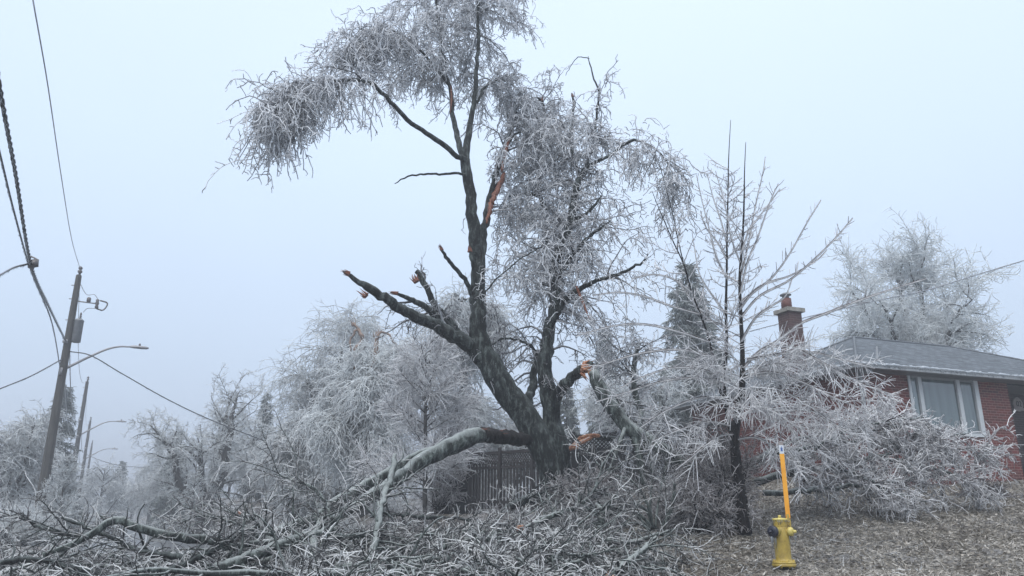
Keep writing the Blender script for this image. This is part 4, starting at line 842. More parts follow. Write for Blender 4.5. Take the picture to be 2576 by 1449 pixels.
p, d, r, ix, tt = spawn(lowp, np.full(lowp.shape[:2], .006), 3600, g, .1, 1, (35, 65)); P3, R3 = grow(p, d, g.uniform(.08, .4, 3600), .0065, .0045, 5, g, .07, .07); KEEP3 = (P3[:, 0, 0] > at(1745, 1100, 15.3)[0]) | (g.random(len(P3)) < .4); P3, R3 = P3[KEEP3], R3[KEEP3]; mb.tubes(P3, R3, 4, g.uniform(.4, 1.15, len(P3)))
icicles(mb, AL, 3000, g, (.03, .10), .0045); icicles(mb, P2, 5200, g, (.02, .085), .004); icicles(mb, P3, 3500, g, (.02, .07), .004)
mb.build('crown', M['ice_sapling'], yt, world=True)['kind'] = 'stuff'

# ------------------------------------------------------------------ fences behind the tree
def fence_run(name, label, pts, h, gap, bw, m_, lattice=0.0, post_every=8, seed=0, cat='fence'):
    g = np.random.default_rng(seed); t_ = empty(name, tuple(pts[0])); tag(t_, label, cat)
    pts = [np.array(p, float) for p in pts]; mb = MB(); rail = MB(); posts = MB(); lat = MB()
    for a_, b_ in zip(pts[:-1], pts[1:]):
        L_ = np.linalg.norm((b_ - a_)[:2]); u = (b_ - a_) / L_; uh = np.array([u[0], u[1], 0]); nn = np.array([-u[1], u[0], 0]); nb = int(L_ / gap)
        for i in range(nb):
            c = a_ + u * (i + .5) * gap; hh = h - lattice + g.normal(0, .012)
            mb.obox(c + (0, 0, hh / 2 + .03), uh * bw / 2, nn * .01, np.array([g.normal(0, .004), 0, hh / 2]))
            if i % post_every == 0: MB().obox(c - nn * .06 + (0, 0, h / 2 + .05), uh * .045, nn * .045, (0, 0, h / 2 + .08)).build('post', m_, t_, False, world=True)
        for z in (.25, h - lattice - .12, h - .02):
            rail.obox((a_ + b_) / 2 - nn * .03 + (0, 0, z), (b_ - a_) / 2, nn * .018, (0, 0, .045))
        if lattice:
            k = int(L_ / .11)
            for i in range(k):
                for sg in (1, -1):
                    c = a_ + u * (i + .5) * .11 + (0, 0, h - lattice / 2 - .02); v = (uh * .5 * lattice * sg + np.array([0, 0, lattice / 2])); 
                    lat.obox(c + nn * (.004 * sg), v * .98, nn * .003, np.cross(nn, v / np.linalg.norm(v)) * .017)
    mb.build('boards', m_, t_, False, world=True); rail.build('rails', m_, t_, False, world=True)
    if lattice: lat.build('lattice', m_, t_, False, world=True)
    return t_
fa, fb = at(1180, 1283, 25.5), at(1400, 1287, 22.5)
fence_run('picket_fence', 'weathered picket fence behind the leaning trunk, with gaps between its boards', [fa, fb], 1.75, .15, .085, M['picket'], .35, 10, 1)
fc, fd = at(1440, 1278, 22.2), at(1860, 1240, 22.0)
fence_run('lattice_fence', 'dark board fence with lattice top under the hanging limb', [fc, fd], 1.95, .145, .14, M['fence_dark'], .42, 12, 2)
# small shed with a flat felt roof at the end of the fence
sh = at(1145, 1290, 26.5); shed = empty('garden_shed', tuple(sh), math.radians(-8)); tag(shed, 'small dark shed with flat frosted roof at the left end of the fence', 'shed')
mb = MB(); mb.box(-.45, .5, 0, 1.6, -.3, 1.35); mb.build('wall', M['fence_dark'], shed, False)
mb = MB(); mb.box(-.62, .62, -.25, 1.9, 1.42, 1.50); mb.build('roof', M['rooffelt'], shed, False)
mb = MB(); mb.box(-.58, .58, -.22, 1.85, 1.351, 1.419); mb.build('fascia', M['gutter'], shed, False)
mb = MB(); mb.box(-.56, -.46, -.16, -.05, -.3, 1.35); mb.build('post', M['picket'], shed, False)

# ------------------------------------------------------------------ shrubs
def shrub(label, X, Y, d, W, H, N, seed, m_='ice_shrub', cat='shrub', arch=.06, tone=(.1, .9), ice=0, group=None, stem='bark_black', spread=.9):
    g = np.random.default_rng(seed); b_ = at(X, Y, d); b_[2] = gz(b_[0], b_[1]) - .03
    t_ = empty('shrub', tuple(b_)); tag(t_, label, cat, group); w_ = W * px(d); h = H * px(d)
    n0 = max(14, N // 30); p = g.normal(0, .12, (n0, 3)) * (w_, w_ * .6, 0); d_ = np.stack([g.normal(0, spread * w_ / h * .5, n0), g.normal(0, spread * .4, n0), np.ones(n0)], 1); d_ /= np.linalg.norm(d_, axis=1, keepdims=True)
    P0, R0 = grow(p, d_, h * g.uniform(.7, 1.15, n0), .014, .006, 9, g, arch, .08)
    p, d_, r, _, tt = spawn(P0, R0, N // 5, g, .15, 1, (20, 60)); P1, R1 = grow(p, d_, h * g.uniform(.2, .55, len(p)), .009, .005, 6, g, arch * 1.3, .13)
    p, d_, r, _, tt = spawn(P1, R1, N, g, .1, 1, (25, 75)); P2, R2 = grow(p, d_, h * g.uniform(.06, .22, N), .0075, .004, 4, g, arch * 1.5, .2)
    mb = MB(); mb.tubes(P0, R0, 5, g.uniform(0, .3, n0)); mb.build('stems', M[stem], t_)
    mb = MB(); mb.tubes(P1, R1, 4, g.uniform(tone[0], tone[1] * .7, len(P1))); mb.tubes(P2, R2, 3, g.uniform(*tone, N))
    if ice: icicles(mb, P1, ice, g, (.02, .08), .005)
    mb.build('twigs', M[m_], t_)['kind'] = 'stuff'
    return t_
shrub('dense brownish iced bush right of the big trunk base', 1485, 1290, 16.8, 140, 105, 4400, 1, tone=(.2, 1))
shrub('pale rounded iced bush between the hanging limb and the young tree', 1752, 1290, 15.9, 130, 115, 5200, 2, tone=(.3, 1.1), ice=900)
shrub('upright dark-stemmed bush growing at the foot of the young tree', 1832, 1325, 16.1, 75, 170, 2800, 3, tone=(.2, .9), arch=.03, ice=900, spread=.45)
shrub('tangled iced bush in front of the picket fence', 1235, 1325, 19, 170, 95, 2600, 4, tone=(.3, 1.2))
shrub('fawn frosted bush left of the shed', 1030, 1310, 24, 150, 85, 4200, 5, tone=(.4, 1.1))
shrub('frosted bush against the left side of the shed', 1100, 1310, 25.5, 60, 120, 1100, 6, tone=(.4, 1.2))
shrub('low bush under the bungalow front wall, near the porch', 2475, 1215, 20.3, 160, 38, 2600, 7, tone=(0, .6))
shrub('dark leggy bush left of the big trunk base', 1345, 1330, 17.2, 90, 70, 1200, 8, tone=(.1, 1))
# arching suckers from one root
b_ = at(1650, 1342, 14.8); b_[2] = gz(b_[0], b_[1]); t_ = empty('arching_shrub', tuple(b_)); tag(t_, 'shrub of long bare stems arching over to the left, in front of the hanging limb', 'shrub')
arcs = [[(1640, 1330, 14.8, 4), (1618, 1302, 14.7, 3.8), (1583, 1284, 14.6, 3.5), (1544, 1290, 14.5, 3), (1505, 1312, 14.4, 2)], [(1640, 1325, 14.9, 4), (1630, 1290, 14.9, 3.6), (1610, 1272, 14.9, 3.3), (1580, 1268, 14.9, 3), (1540, 1285, 14.9, 2)],
        [(1636, 1335, 14.6, 3.5), (1610, 1318, 14.5, 3), (1580, 1318, 14.4, 2.6), (1545, 1340, 14.3, 1.8)], [(1642, 1330, 14.9, 3.5), (1636, 1270, 15, 3), (1640, 1210, 15.1, 2.4), (1634, 1140, 15.2, 1.6), (1620, 1080, 15.3, 1)],
        [(1648, 1330, 14.9, 3.3), (1655, 1270, 15, 2.8), (1668, 1200, 15.1, 2.2), (1690, 1120, 15.2, 1.2)], [(1644, 1330, 14.8, 3.5), (1625, 1260, 14.8, 3), (1590, 1210, 14.8, 2.4), (1540, 1195, 14.8, 1.6)],
        [(1634, 1330, 14.7, 3), (1600, 1296, 14.6, 2.8), (1550, 1250, 14.5, 2.4), (1490, 1240, 14.4, 1.6)], [(1660, 1335, 14.6, 4), (1684, 1292, 14.5, 4.5), (1694, 1255, 14.4, 4.5), (1697, 1215, 14.4, 3)]]
AC = [curve(p, 22) for p in arcs]; S, SR = stack(AC); mb = MB(); mb.tubes(S, SR, 8, .7, cap=True); g = np.random.default_rng(9)
mb.build('stems', M['bark_log'], t_, world=True)
p, d_, r, _, tt = spawn(S, SR, 420, g, .3, 1, (25, 70)); P1, R1 = grow(p, d_, g.uniform(.1, .6, 420), .007, .004, 6, g, .05, .15); mb = MB(); mb.tubes(P1, R1, 4, g.uniform(.1, .9, 420)); mb.build('twigs', M['ice_fallen'], t_, world=True)['kind'] = 'stuff'

# ------------------------------------------------------------------ fallen crown in front of the bungalow
fcb = at(2080, 1270, 17.6); fcb[2] = gz(fcb[0], fcb[1]); ft = empty('fallen_treetop', tuple(fcb)); tag(ft, 'big ice-covered fallen crown heaped against the front of the bungalow', 'fallen branches')
mains = [[(1880, 1180, 17.2, 9), (1925, 1145, 17.3, 8), (1975, 1133, 17.4, 7), (2060, 1120, 17.6, 5), (2160, 1090, 17.8, 3.5), (2280, 1070, 18, 2)], [(1900, 1215, 17.2, 9), (1990, 1190, 17.3, 8), (2080, 1170, 17.4, 6), (2200, 1150, 17.7, 4), (2330, 1110, 18, 2.5), (2440, 1090, 18.3, 1.3)],
         [(1920, 1240, 17, 7), (2020, 1235, 17, 6), (2120, 1225, 17.2, 5), (2240, 1215, 17.5, 3.5), (2380, 1190, 17.9, 2)], [(1990, 1190, 17.2, 5), (2050, 1130, 17.2, 4), (2120, 1090, 17.3, 3), (2230, 1060, 17.5, 2), (2330, 1050, 17.7, 1.2)],
         [(2080, 1172, 17.4, 4), (2160, 1195, 17.1, 3), (2250, 1240, 16.9, 2.4), (2330, 1262, 16.8, 1.4)], [(2200, 1150, 17.7, 3.5), (2300, 1165, 17.7, 3), (2400, 1195, 17.8, 2), (2470, 1230, 17.9, 1.2)],
         [(2120, 1110, 17.5, 3), (2260, 1110, 17.8, 2.4), (2380, 1130, 18.2, 1.8), (2490, 1130, 18.6, 1)], [(1900, 1180, 17.4, 4), (1960, 1120, 17.8, 3.5), (2060, 1090, 18.2, 3), (2180, 1045, 18.6, 2), (2260, 1035, 18.8, 1)]]
MC = [curve(p, 26) for p in mains]; S, SR = stack(MC); g = np.random.default_rng(77); mb = MB(); Sj = S.copy(); Sj[:, 1:-1] += g.normal(0, .02, Sj[:, 1:-1].shape); mb.tubes(Sj, SR, 9, cap=True, rough=.05, rng=g)
mb.build('limbs', M['bark_log'], ft, world=True)['kind'] = 'stuff'
p, d_, r, _, tt = spawn(S, SR, 300, g, .1, 1, (20, 75), (1.2, .8, .8)); P1, R1 = grow(p, d_, g.uniform(.3, .85, 300), .017, .009, 10, g, .08, .15)
p, d_, r, _, tt = spawn(P1, R1, 3000, g, .05, 1, (20, 80)); P2, R2 = grow(p, d_, g.uniform(.12, .5, 3000), .0115, .007, 6, g, .06, .25)
p, d_, r, _, tt = spawn(P2, R2, 8000, g, .05, 1, (25, 85)); P3, R3 = grow(p, d_, g.uniform(.05, .22, 8000), .009, .006, 4, g, .05, .25)
def above(P, R): k = P[:, :, 2].min(1) > gz(P[:, 0, 0], P[:, 0, 1]) - .02; return P[k], R[k]
P1, R1 = above(P1, R1); P2, R2 = above(P2, R2); P3, R3 = above(P3, R3)
mb = MB(); mb.tubes(P1, R1, 5, g.uniform(.0, .6, len(P1))); mb.tubes(P2, R2, 4, g.uniform(.2, 1.1, len(P2))); mb.tubes(P3, R3, 3, g.uniform(.3, 1.2, len(P3))); icicles(mb, P2, 5000, g, (.02, .09), .006)
mb.build('twigs', M['ice_sapling'], ft, world=True)['kind'] = 'stuff'

# ------------------------------------------------------------------ big fallen branches lying in the heap
FB = [
 ('long dark branch with twiggy end in front of the nearest pole', [(470, 1405, 12.9, 6), (344, 1384, 13, 5), (258, 1343, 13.1, 4), (204, 1322, 13.2, 3.5), (156, 1302, 13.3, 2)]),
 ('thin hooked branch lying nearest the base of the nearest pole', [(230, 1352, 13.6, 4), (156, 1340, 13.7, 4), (91, 1323, 13.8, 3.5), (70, 1305, 13.8, 2.5), (51, 1291, 13.8, 1.5)]),
 ('thick pale log at the bottom of the heap, left of centre', [(525, 1440, 11.8, 10), (591, 1416, 12, 11), (671, 1385, 12.2, 11), (760, 1350, 12.6, 9), (850, 1330, 13, 6)]),
 ('smooth grey pole-like branch crossing the heap under the long fallen limb', [(560, 1380, 12.8, 5), (640, 1368, 12.9, 6), (740, 1359, 13, 7), (860, 1352, 13.2, 6), (960, 1340, 13.4, 3)]),
 ('pale lichen-covered branch standing upright against the fallen limb', [(922, 1448, 12.4, 8), (936, 1395, 12.7, 7.5), (950, 1331, 13.2, 7), (958, 1272, 13.8, 7.5), (982, 1208, 14.6, 7), (991, 1165, 15, 6.5), (994, 1142, 15.1, 3)]),
 ('crooked pale branch forking upwards at the left end of the fallen limb', [(775, 1448, 12, 9), (790, 1415, 12.2, 11), (787, 1364, 12.6, 9), (800, 1320, 13, 6), (812, 1290, 13.2, 3)]),
 ('long greenish branch rising to the right in front of the big trunk', [(1308, 1330, 13.8, 4.5), (1340, 1322, 13.9, 5), (1375, 1305, 14, 5.5), (1433, 1284, 14.1, 5), (1475, 1258, 14.2, 4), (1498, 1226, 14.3, 3), (1518, 1168, 14.4, 2.2), (1542, 1131, 14.5, 1.2)]),
 ('short pale crooked branch standing in the heap right of the big trunk', [(1505, 1340, 13.8, 6), (1511, 1312, 13.9, 6.5), (1514, 1291, 14, 6), (1506, 1276, 14, 5), (1498, 1268, 14.1, 3)]),
 ('dark bare log just left of the big trunk base', [(1284, 1276, 16.2, 6), (1310, 1262, 16.3, 8), (1345, 1252, 16.5, 8.5), (1385, 1250, 16.7, 7)]),
 ('wavy pale branch lying along the lawn edge, right of the heap', [(1400, 1362, 13.3, 3), (1446, 1346, 13.4, 4), (1490, 1352, 13.4, 4), (1569, 1366, 13.4, 4), (1638, 1350, 13.5, 4), (1690, 1335, 13.6, 2.5)]),
 ('pale snapped branch at the bottom edge with a torn tip', [(1530, 1452, 12, 6), (1560, 1430, 12.2, 6), (1589, 1405, 12.5, 6), (1625, 1378, 12.9, 5), (1650, 1350, 13.2, 2.5)]),
 ('straight dark branch low in the middle of the heap', [(1130, 1421, 12.3, 5), (1200, 1417, 12.3, 5.5), (1290, 1420, 12.3, 5), (1390, 1424, 12.4, 3)]),
 ('curved branch lying beneath the fence in the heap', [(1180, 1362, 13.8, 4), (1240, 1357, 13.9, 5), (1304, 1352, 14, 4.5), (1345, 1340, 14.1, 2.5)]),
 ('long thin dark branch in the heap below the fallen limb', [(930, 1300, 15, 3), (1000, 1296, 15, 3.6), (1080, 1302, 15, 3.6), (1160, 1305, 15.1, 2.6), (1230, 1316, 15.2, 1.5)]),
 ('forked thin branch poking up above the heap left of the fallen limb', [(845, 1340, 13.2, 3.5), (828, 1290, 13.2, 3.2), (800, 1235, 13.3, 3), (760, 1215, 13.3, 2.6), (725, 1203, 13.4, 2), (700, 1190, 13.4, 1.2)]),
 ('snapped branch with an orange split end near the top of the heap', [(690, 1375, 13.2, 6), (672, 1352, 13.3, 5.5), (650, 1318, 13.4, 5), (612, 1296, 13.5, 4.5), (600, 1292, 13.5, 3)]),
 ('thin branch arching over the heap in front of the street', [(700, 1350, 13, 2.6), (640, 1330, 13, 2.6), (560, 1308, 13.1, 2.3), (500, 1300, 13.2, 1.6), (450, 1318, 13.3, 1)]),
 ('dark crossing branch in the lower left of the heap', [(380, 1448, 11.8, 5), (440, 1430, 12, 5.5), (500, 1402, 12.2, 5.5), (580, 1360, 12.6, 4.5), (650, 1325, 13, 2.5)]),
 ('thick dark branch at the lower left edge of the heap', [(-30, 1428, 11.8, 4.5), (60, 1408, 12, 5.5), (150, 1420, 12.1, 5.5), (240, 1440, 12, 4)]),
 ('pale bowed branch at the bottom right of the heap', [(1290, 1448, 11.8, 3.5), (1380, 1436, 12, 4.5), (1480, 1398, 12.4, 4.5), (1486, 1365, 12.9, 3)]),
]
orange_tips = {2: None, 10: (1530, 1450), 15: (601, 1292), 6: (1312, 1332)}
g = np.random.default_rng(99)
for i, (lab, pts) in enumerate(FB):
    P, R = curve(pts, 30); c = P[0].copy(); t_ = empty('fallen_branch', tuple(c)); tag(t_, lab, 'fallen branch', 'big branches lying in the heap')
    P = P.copy(); P[1:-1] += g.normal(0, .011, P[1:-1].shape)
    mb = MB(); mb.tubes(P[None], R[None] * 1.22, 10, cap=True, rough=.07, rng=g)
    p, d_, r, _, tt = spawn(P[None], R[None], 16, g, .15, 1, (30, 70), (1, 1, .45)); P1, R1 = grow(p, d_, g.uniform(.3, 1.1, 16), np.clip(r * .5, .008, .025), .006, 9, g, .03, .13); mb.tubes(P1, R1, 6, cap=True)
    mb.build('limb', M['bark_log'] if i not in (0, 1, 8, 11, 13, 17, 18) else M['bark'], t_, world=True)
    p, d_, r, _, tt = spawn(np.concatenate([P1, P[None, ::3][:, :9] if len(P) >= 27 else P1[:1]]), np.concatenate([R1, R[None, ::3][:, :9]]), 170, g, .1, 1, (30, 80)); P2, R2 = grow(p, d_, g.uniform(.08, .5, 170), .0075, .0045, 6, g, .05, .2)
    mb = MB(); mb.tubes(P2, R2, 4, g.uniform(.1, 1, 170)); icicles(mb, P2, 160, g, (.015, .06), .005); mb.build('twigs', M['ice_fallen'], t_, world=True)['kind'] = 'stuff'
    if i in (10, 15, 6):
        mb = MB(); e_ = 0 if i in (10, 6) else -1; ax_ = P[0] - P[2] if e_ == 0 else P[-1] - P[-3]; splinters(mb, P[e_], ax_, float(R[e_]) + .02, .16, 14, g, .2); mb.build('split_wood', M['split_bright'], t_, world=True)
# torn orange limb behind the fork of the big trunk
P, R = curve([(1422, 1135, 18.6, 3), (1440, 1124, 18.8, 5), (1465, 1112, 19, 6), (1490, 1098, 19.2, 4)], 12); t_ = empty('torn_limb', tuple(P[0])); tag(t_, 'bright orange torn limb lying just right of the trunk fork', 'fallen branch')
mb = MB(); mb.tubes(P[None], R[None], 8, cap=True, rough=.15, rng=g); P, R = curve([(1440, 1120, 19, 2), (1462, 1101, 19.1, 5), (1500, 1096, 19.2, 5), (1510, 1100, 19.3, 3)], 10); mb.tubes(P[None], R[None], 8, cap=True, rough=.15, rng=g); splinters(mb, at(1440, 1126, 18.7), (-1, 0, -.4), .06, .4, 16, g); mb.build('split_wood', M['split_bright'], t_, world=True)
P, R = curve([(1505, 1100, 19.3, 7), (1540, 1104, 19.4, 7), (1600, 1112, 19.6, 5), (1680, 1120, 19.8, 3)], 16); mb = MB(); mb.tubes(P[None], R[None], 9, cap=True); mb.build('limb', M['bark'], t_, world=True)

# the brush heap itself: tangled twigs nobody could count
def heap_top(X):  # photo height of the top of the heap along its length
    return np.interp(X, [-60, 0, 120, 300, 500, 700, 850, 1000, 1150, 1300, 1420, 1550, 1660, 1760, 1830], [1370, 1374, 1382, 1388, 1382, 1358, 1334, 1320, 1312, 1308, 1302, 1330, 1380, 1428, 1440])
def below(P, R, g, tol=.10, stray=.03):
    ex = (P[:, :, 2] - heap_z(P[:, :, 0], P[:, :, 1])).max(1); k = (ex < tol) | (g.random(len(P)) < stray); return P[k], R[k]
def heap_z(x, d):
    d = np.maximum(d, 5); X_ = 1288 + x / (.955 * d) * F_PX; Yt = heap_top(X_); b_ = (724.5 - Yt) / F_PX
    z145 = H_CAM + (SP + b_ * CP) / (CP - b_ * SP) * 14.5
    zg = gz(x, d); fr = np.interp(d, [9, 12.5, 14.5, 17.5], [.35, .8, 1, .8]); return zg + np.maximum(z145 - zg, .08) * fr
def brush(name, label, N, seed, Xr, dr, Lr, r_, sub, m_='ice_fallen', tone=(0, 1), hk=1.0, flat=.35):
    g = np.random.default_rng(seed); X_ = g.uniform(*Xr, N); d = dr[0] + (dr[1] - dr[0]) * g.random(N) ** .9
    x = (X_ - 1288) / F_PX * d; x = x * .955; yt_ = heap_top(X_) 
    ztop = np.array([at(a, b_, c)[2] for a, b_, c in zip(X_, yt_, np.full(N, 14.5))]); zg = gz(x, d)
    fr = np.interp(d, [dr[0], dr[0] + 3.5, 14.5, 17.5], [.35, .8, 1, .8])
    z = zg + np.maximum(ztop - zg, .06) * fr * g.random(N) ** .8 * hk
    p = np.stack([x, d, z], 1); v = g.normal(size=(N, 3)) * (1.0, .9, flat); v /= np.linalg.norm(v, axis=1, keepdims=True)
    L_ = g.uniform(*Lr, N); P0, R0 = grow(p, v, L_, g.uniform(r_ * .6, r_ * 1.5, N), r_ * .4, 11, g, .01, .2)
    gg = gz(P0[:, :, 0], P0[:, :, 1]) + .015; P0[:, :, 2] = np.maximum(P0[:, :, 2], gg); P0, R0 = below(P0, R0, g, .04, .006); N = len(P0)
    mb = MB(); mb.tubes(P0, R0, 5, g.uniform(*tone, N))
    p, v, r, _, tt = spawn(P0, R0, sub, g, .05, 1, (25, 80)); P1, R1 = grow(p, v, g.uniform(.12, .6, sub), np.clip(r * .6, .006, .014), .005, 6, g, .03, .2); P1[:, :, 2] = np.maximum(P1[:, :, 2], gz(P1[:, :, 0], P1[:, :, 1]) + .01); P1, R1 = below(P1, R1, g, .08, .01); sub = len(P1)
    mb.tubes(P1, R1, 4, g.uniform(tone[0], tone[1] * 1.1, sub))
    p, v, r, _, tt = spawn(P1, R1, sub * 2, g, .1, 1, (30, 85)); P2, R2 = grow(p, v, g.uniform(.04, .2, sub * 2), .006, .004, 4, g, .03, .25)
    mb.tubes(P2, R2, 3, g.uniform(tone[0] + .1, tone[1] * 1.15, sub * 2)); icicles(mb, P1, sub // 2, g, (.015, .06), .005)
    o = mb.build(name, M[m_]); tag(o, label, 'brushwood', kind='stuff'); return o

brush('brushwood', 'tangled iced brushwood heaped across the street and lawn edge', 1900, 5, (-80, 1780), (9.8, 17), (.3, 1.4), .010, 4600, tone=(-.05, 1.25), flat=.55)
brush('brushwood', 'thicker broken sticks mixed through the heap of brushwood', 800, 6, (-80, 1700), (9.8, 16.5), (.5, 2.2), .024, 700, 'bark_log', flat=.5)
brush('brushwood', 'dark wet sticks mixed through the heap of brushwood', 420, 16, (-80, 1650), (9.8, 16.5), (.5, 2.0), .020, 600, 'bark', flat=.5)
brush('brushwood', 'loose twigs scattered on the lawn beside the heap and the hydrant', 260, 8, (1500, 2300), (11, 18), (.15, .7), .006, 200, tone=(.4, 1), hk=.05, flat=.1)

def forked_branch(seed, L_, r_):
    g = np.random.default_rng(seed); n = 26; t = np.linspace(0, 1, n)
    P, R = grow(np.zeros((1, 3)), np.array([[1., .1, .08]]), np.array([L_]), r_, r_ * .25, n, g, .002, .13); P[:, :, 2] = np.abs(P[:, :, 2]) * .5 + .03
    p, d, r, _, tt = spawn(P, R, 9, g, .15, .95, (28, 60), (1, 1, .6)); P1, R1 = grow(p, d, L_ * g.uniform(.25, .55, 9) * (1.15 - tt), r * .62, r * .2, 16, g, .0, .14)
    p, d, r, _, tt = spawn(P1, R1, 60, g, .1, 1, (30, 65)); P2, R2 = grow(p, d, g.uniform(.15, .6, 60), np.clip(r * .6, .006, .02), .005, 9, g, .01, .16)
    p, d, r, _, tt = spawn(P2, R2, 330, g, .1, 1, (30, 75)); P3, R3 = grow(p, d, g.uniform(.05, .28, 330), .0065, .0045, 5, g, .02, .2)
    return P, R, P1, R1, P2, R2, P3, R3
protos = []
for sd, L_, r_ in ((601, 3.6, .05), (602, 2.8, .038), (603, 4.2, .06), (604, 2.3, .03)):
    P, R, P1, R1, P2, R2, P3, R3 = forked_branch(sd, L_, r_); gg_ = np.random.default_rng(sd)
    a = MB(); a.tubes(P, R, 9, cap=True, rough=.06, rng=gg_); a.tubes(P1, R1, 7, cap=True, rough=.05, rng=gg_); b2 = MB(); b2.tubes(P2, R2, 5, gg_.uniform(0, .8, len(P2))); b2.tubes(P3, R3, 4, gg_.uniform(.1, 1.2, len(P3))); icicles(b2, P2, 200, gg_, (.015, .06), .005)
    protos.append((a, b2))
gg_ = np.random.default_rng(640); meshes = {}
for i in range(24):
    k = i % 4; X_ = gg_.uniform(20, 1450); d = gg_.uniform(10.6, 14.6); x = (X_ - 1288) / F_PX * d * .955; z = float(heap_z(np.array(x), np.array(d))) - gg_.uniform(.15, .4) - .10
    t_ = empty('forked_branch', (x, d, max(z, float(gz(x, d)))), gg_.uniform(0, 6.28)); t_.rotation_euler[1] = gg_.normal(0, .06)
    tag(t_, 'forked iced branch lying tangled in the heap across the street', 'fallen branch', 'forked branches tangled in the heap')
    if k not in meshes:
        o1 = protos[k][0].build('limb', M['bark_log'], t_); o2 = protos[k][1].build('twigs', M['ice_fallen'], t_); o2['kind'] = 'stuff'; meshes[k] = (o1, o2)
    else:
        for src in meshes[k]:
            c = src.copy(); COL.objects.link(c); c.parent = t_
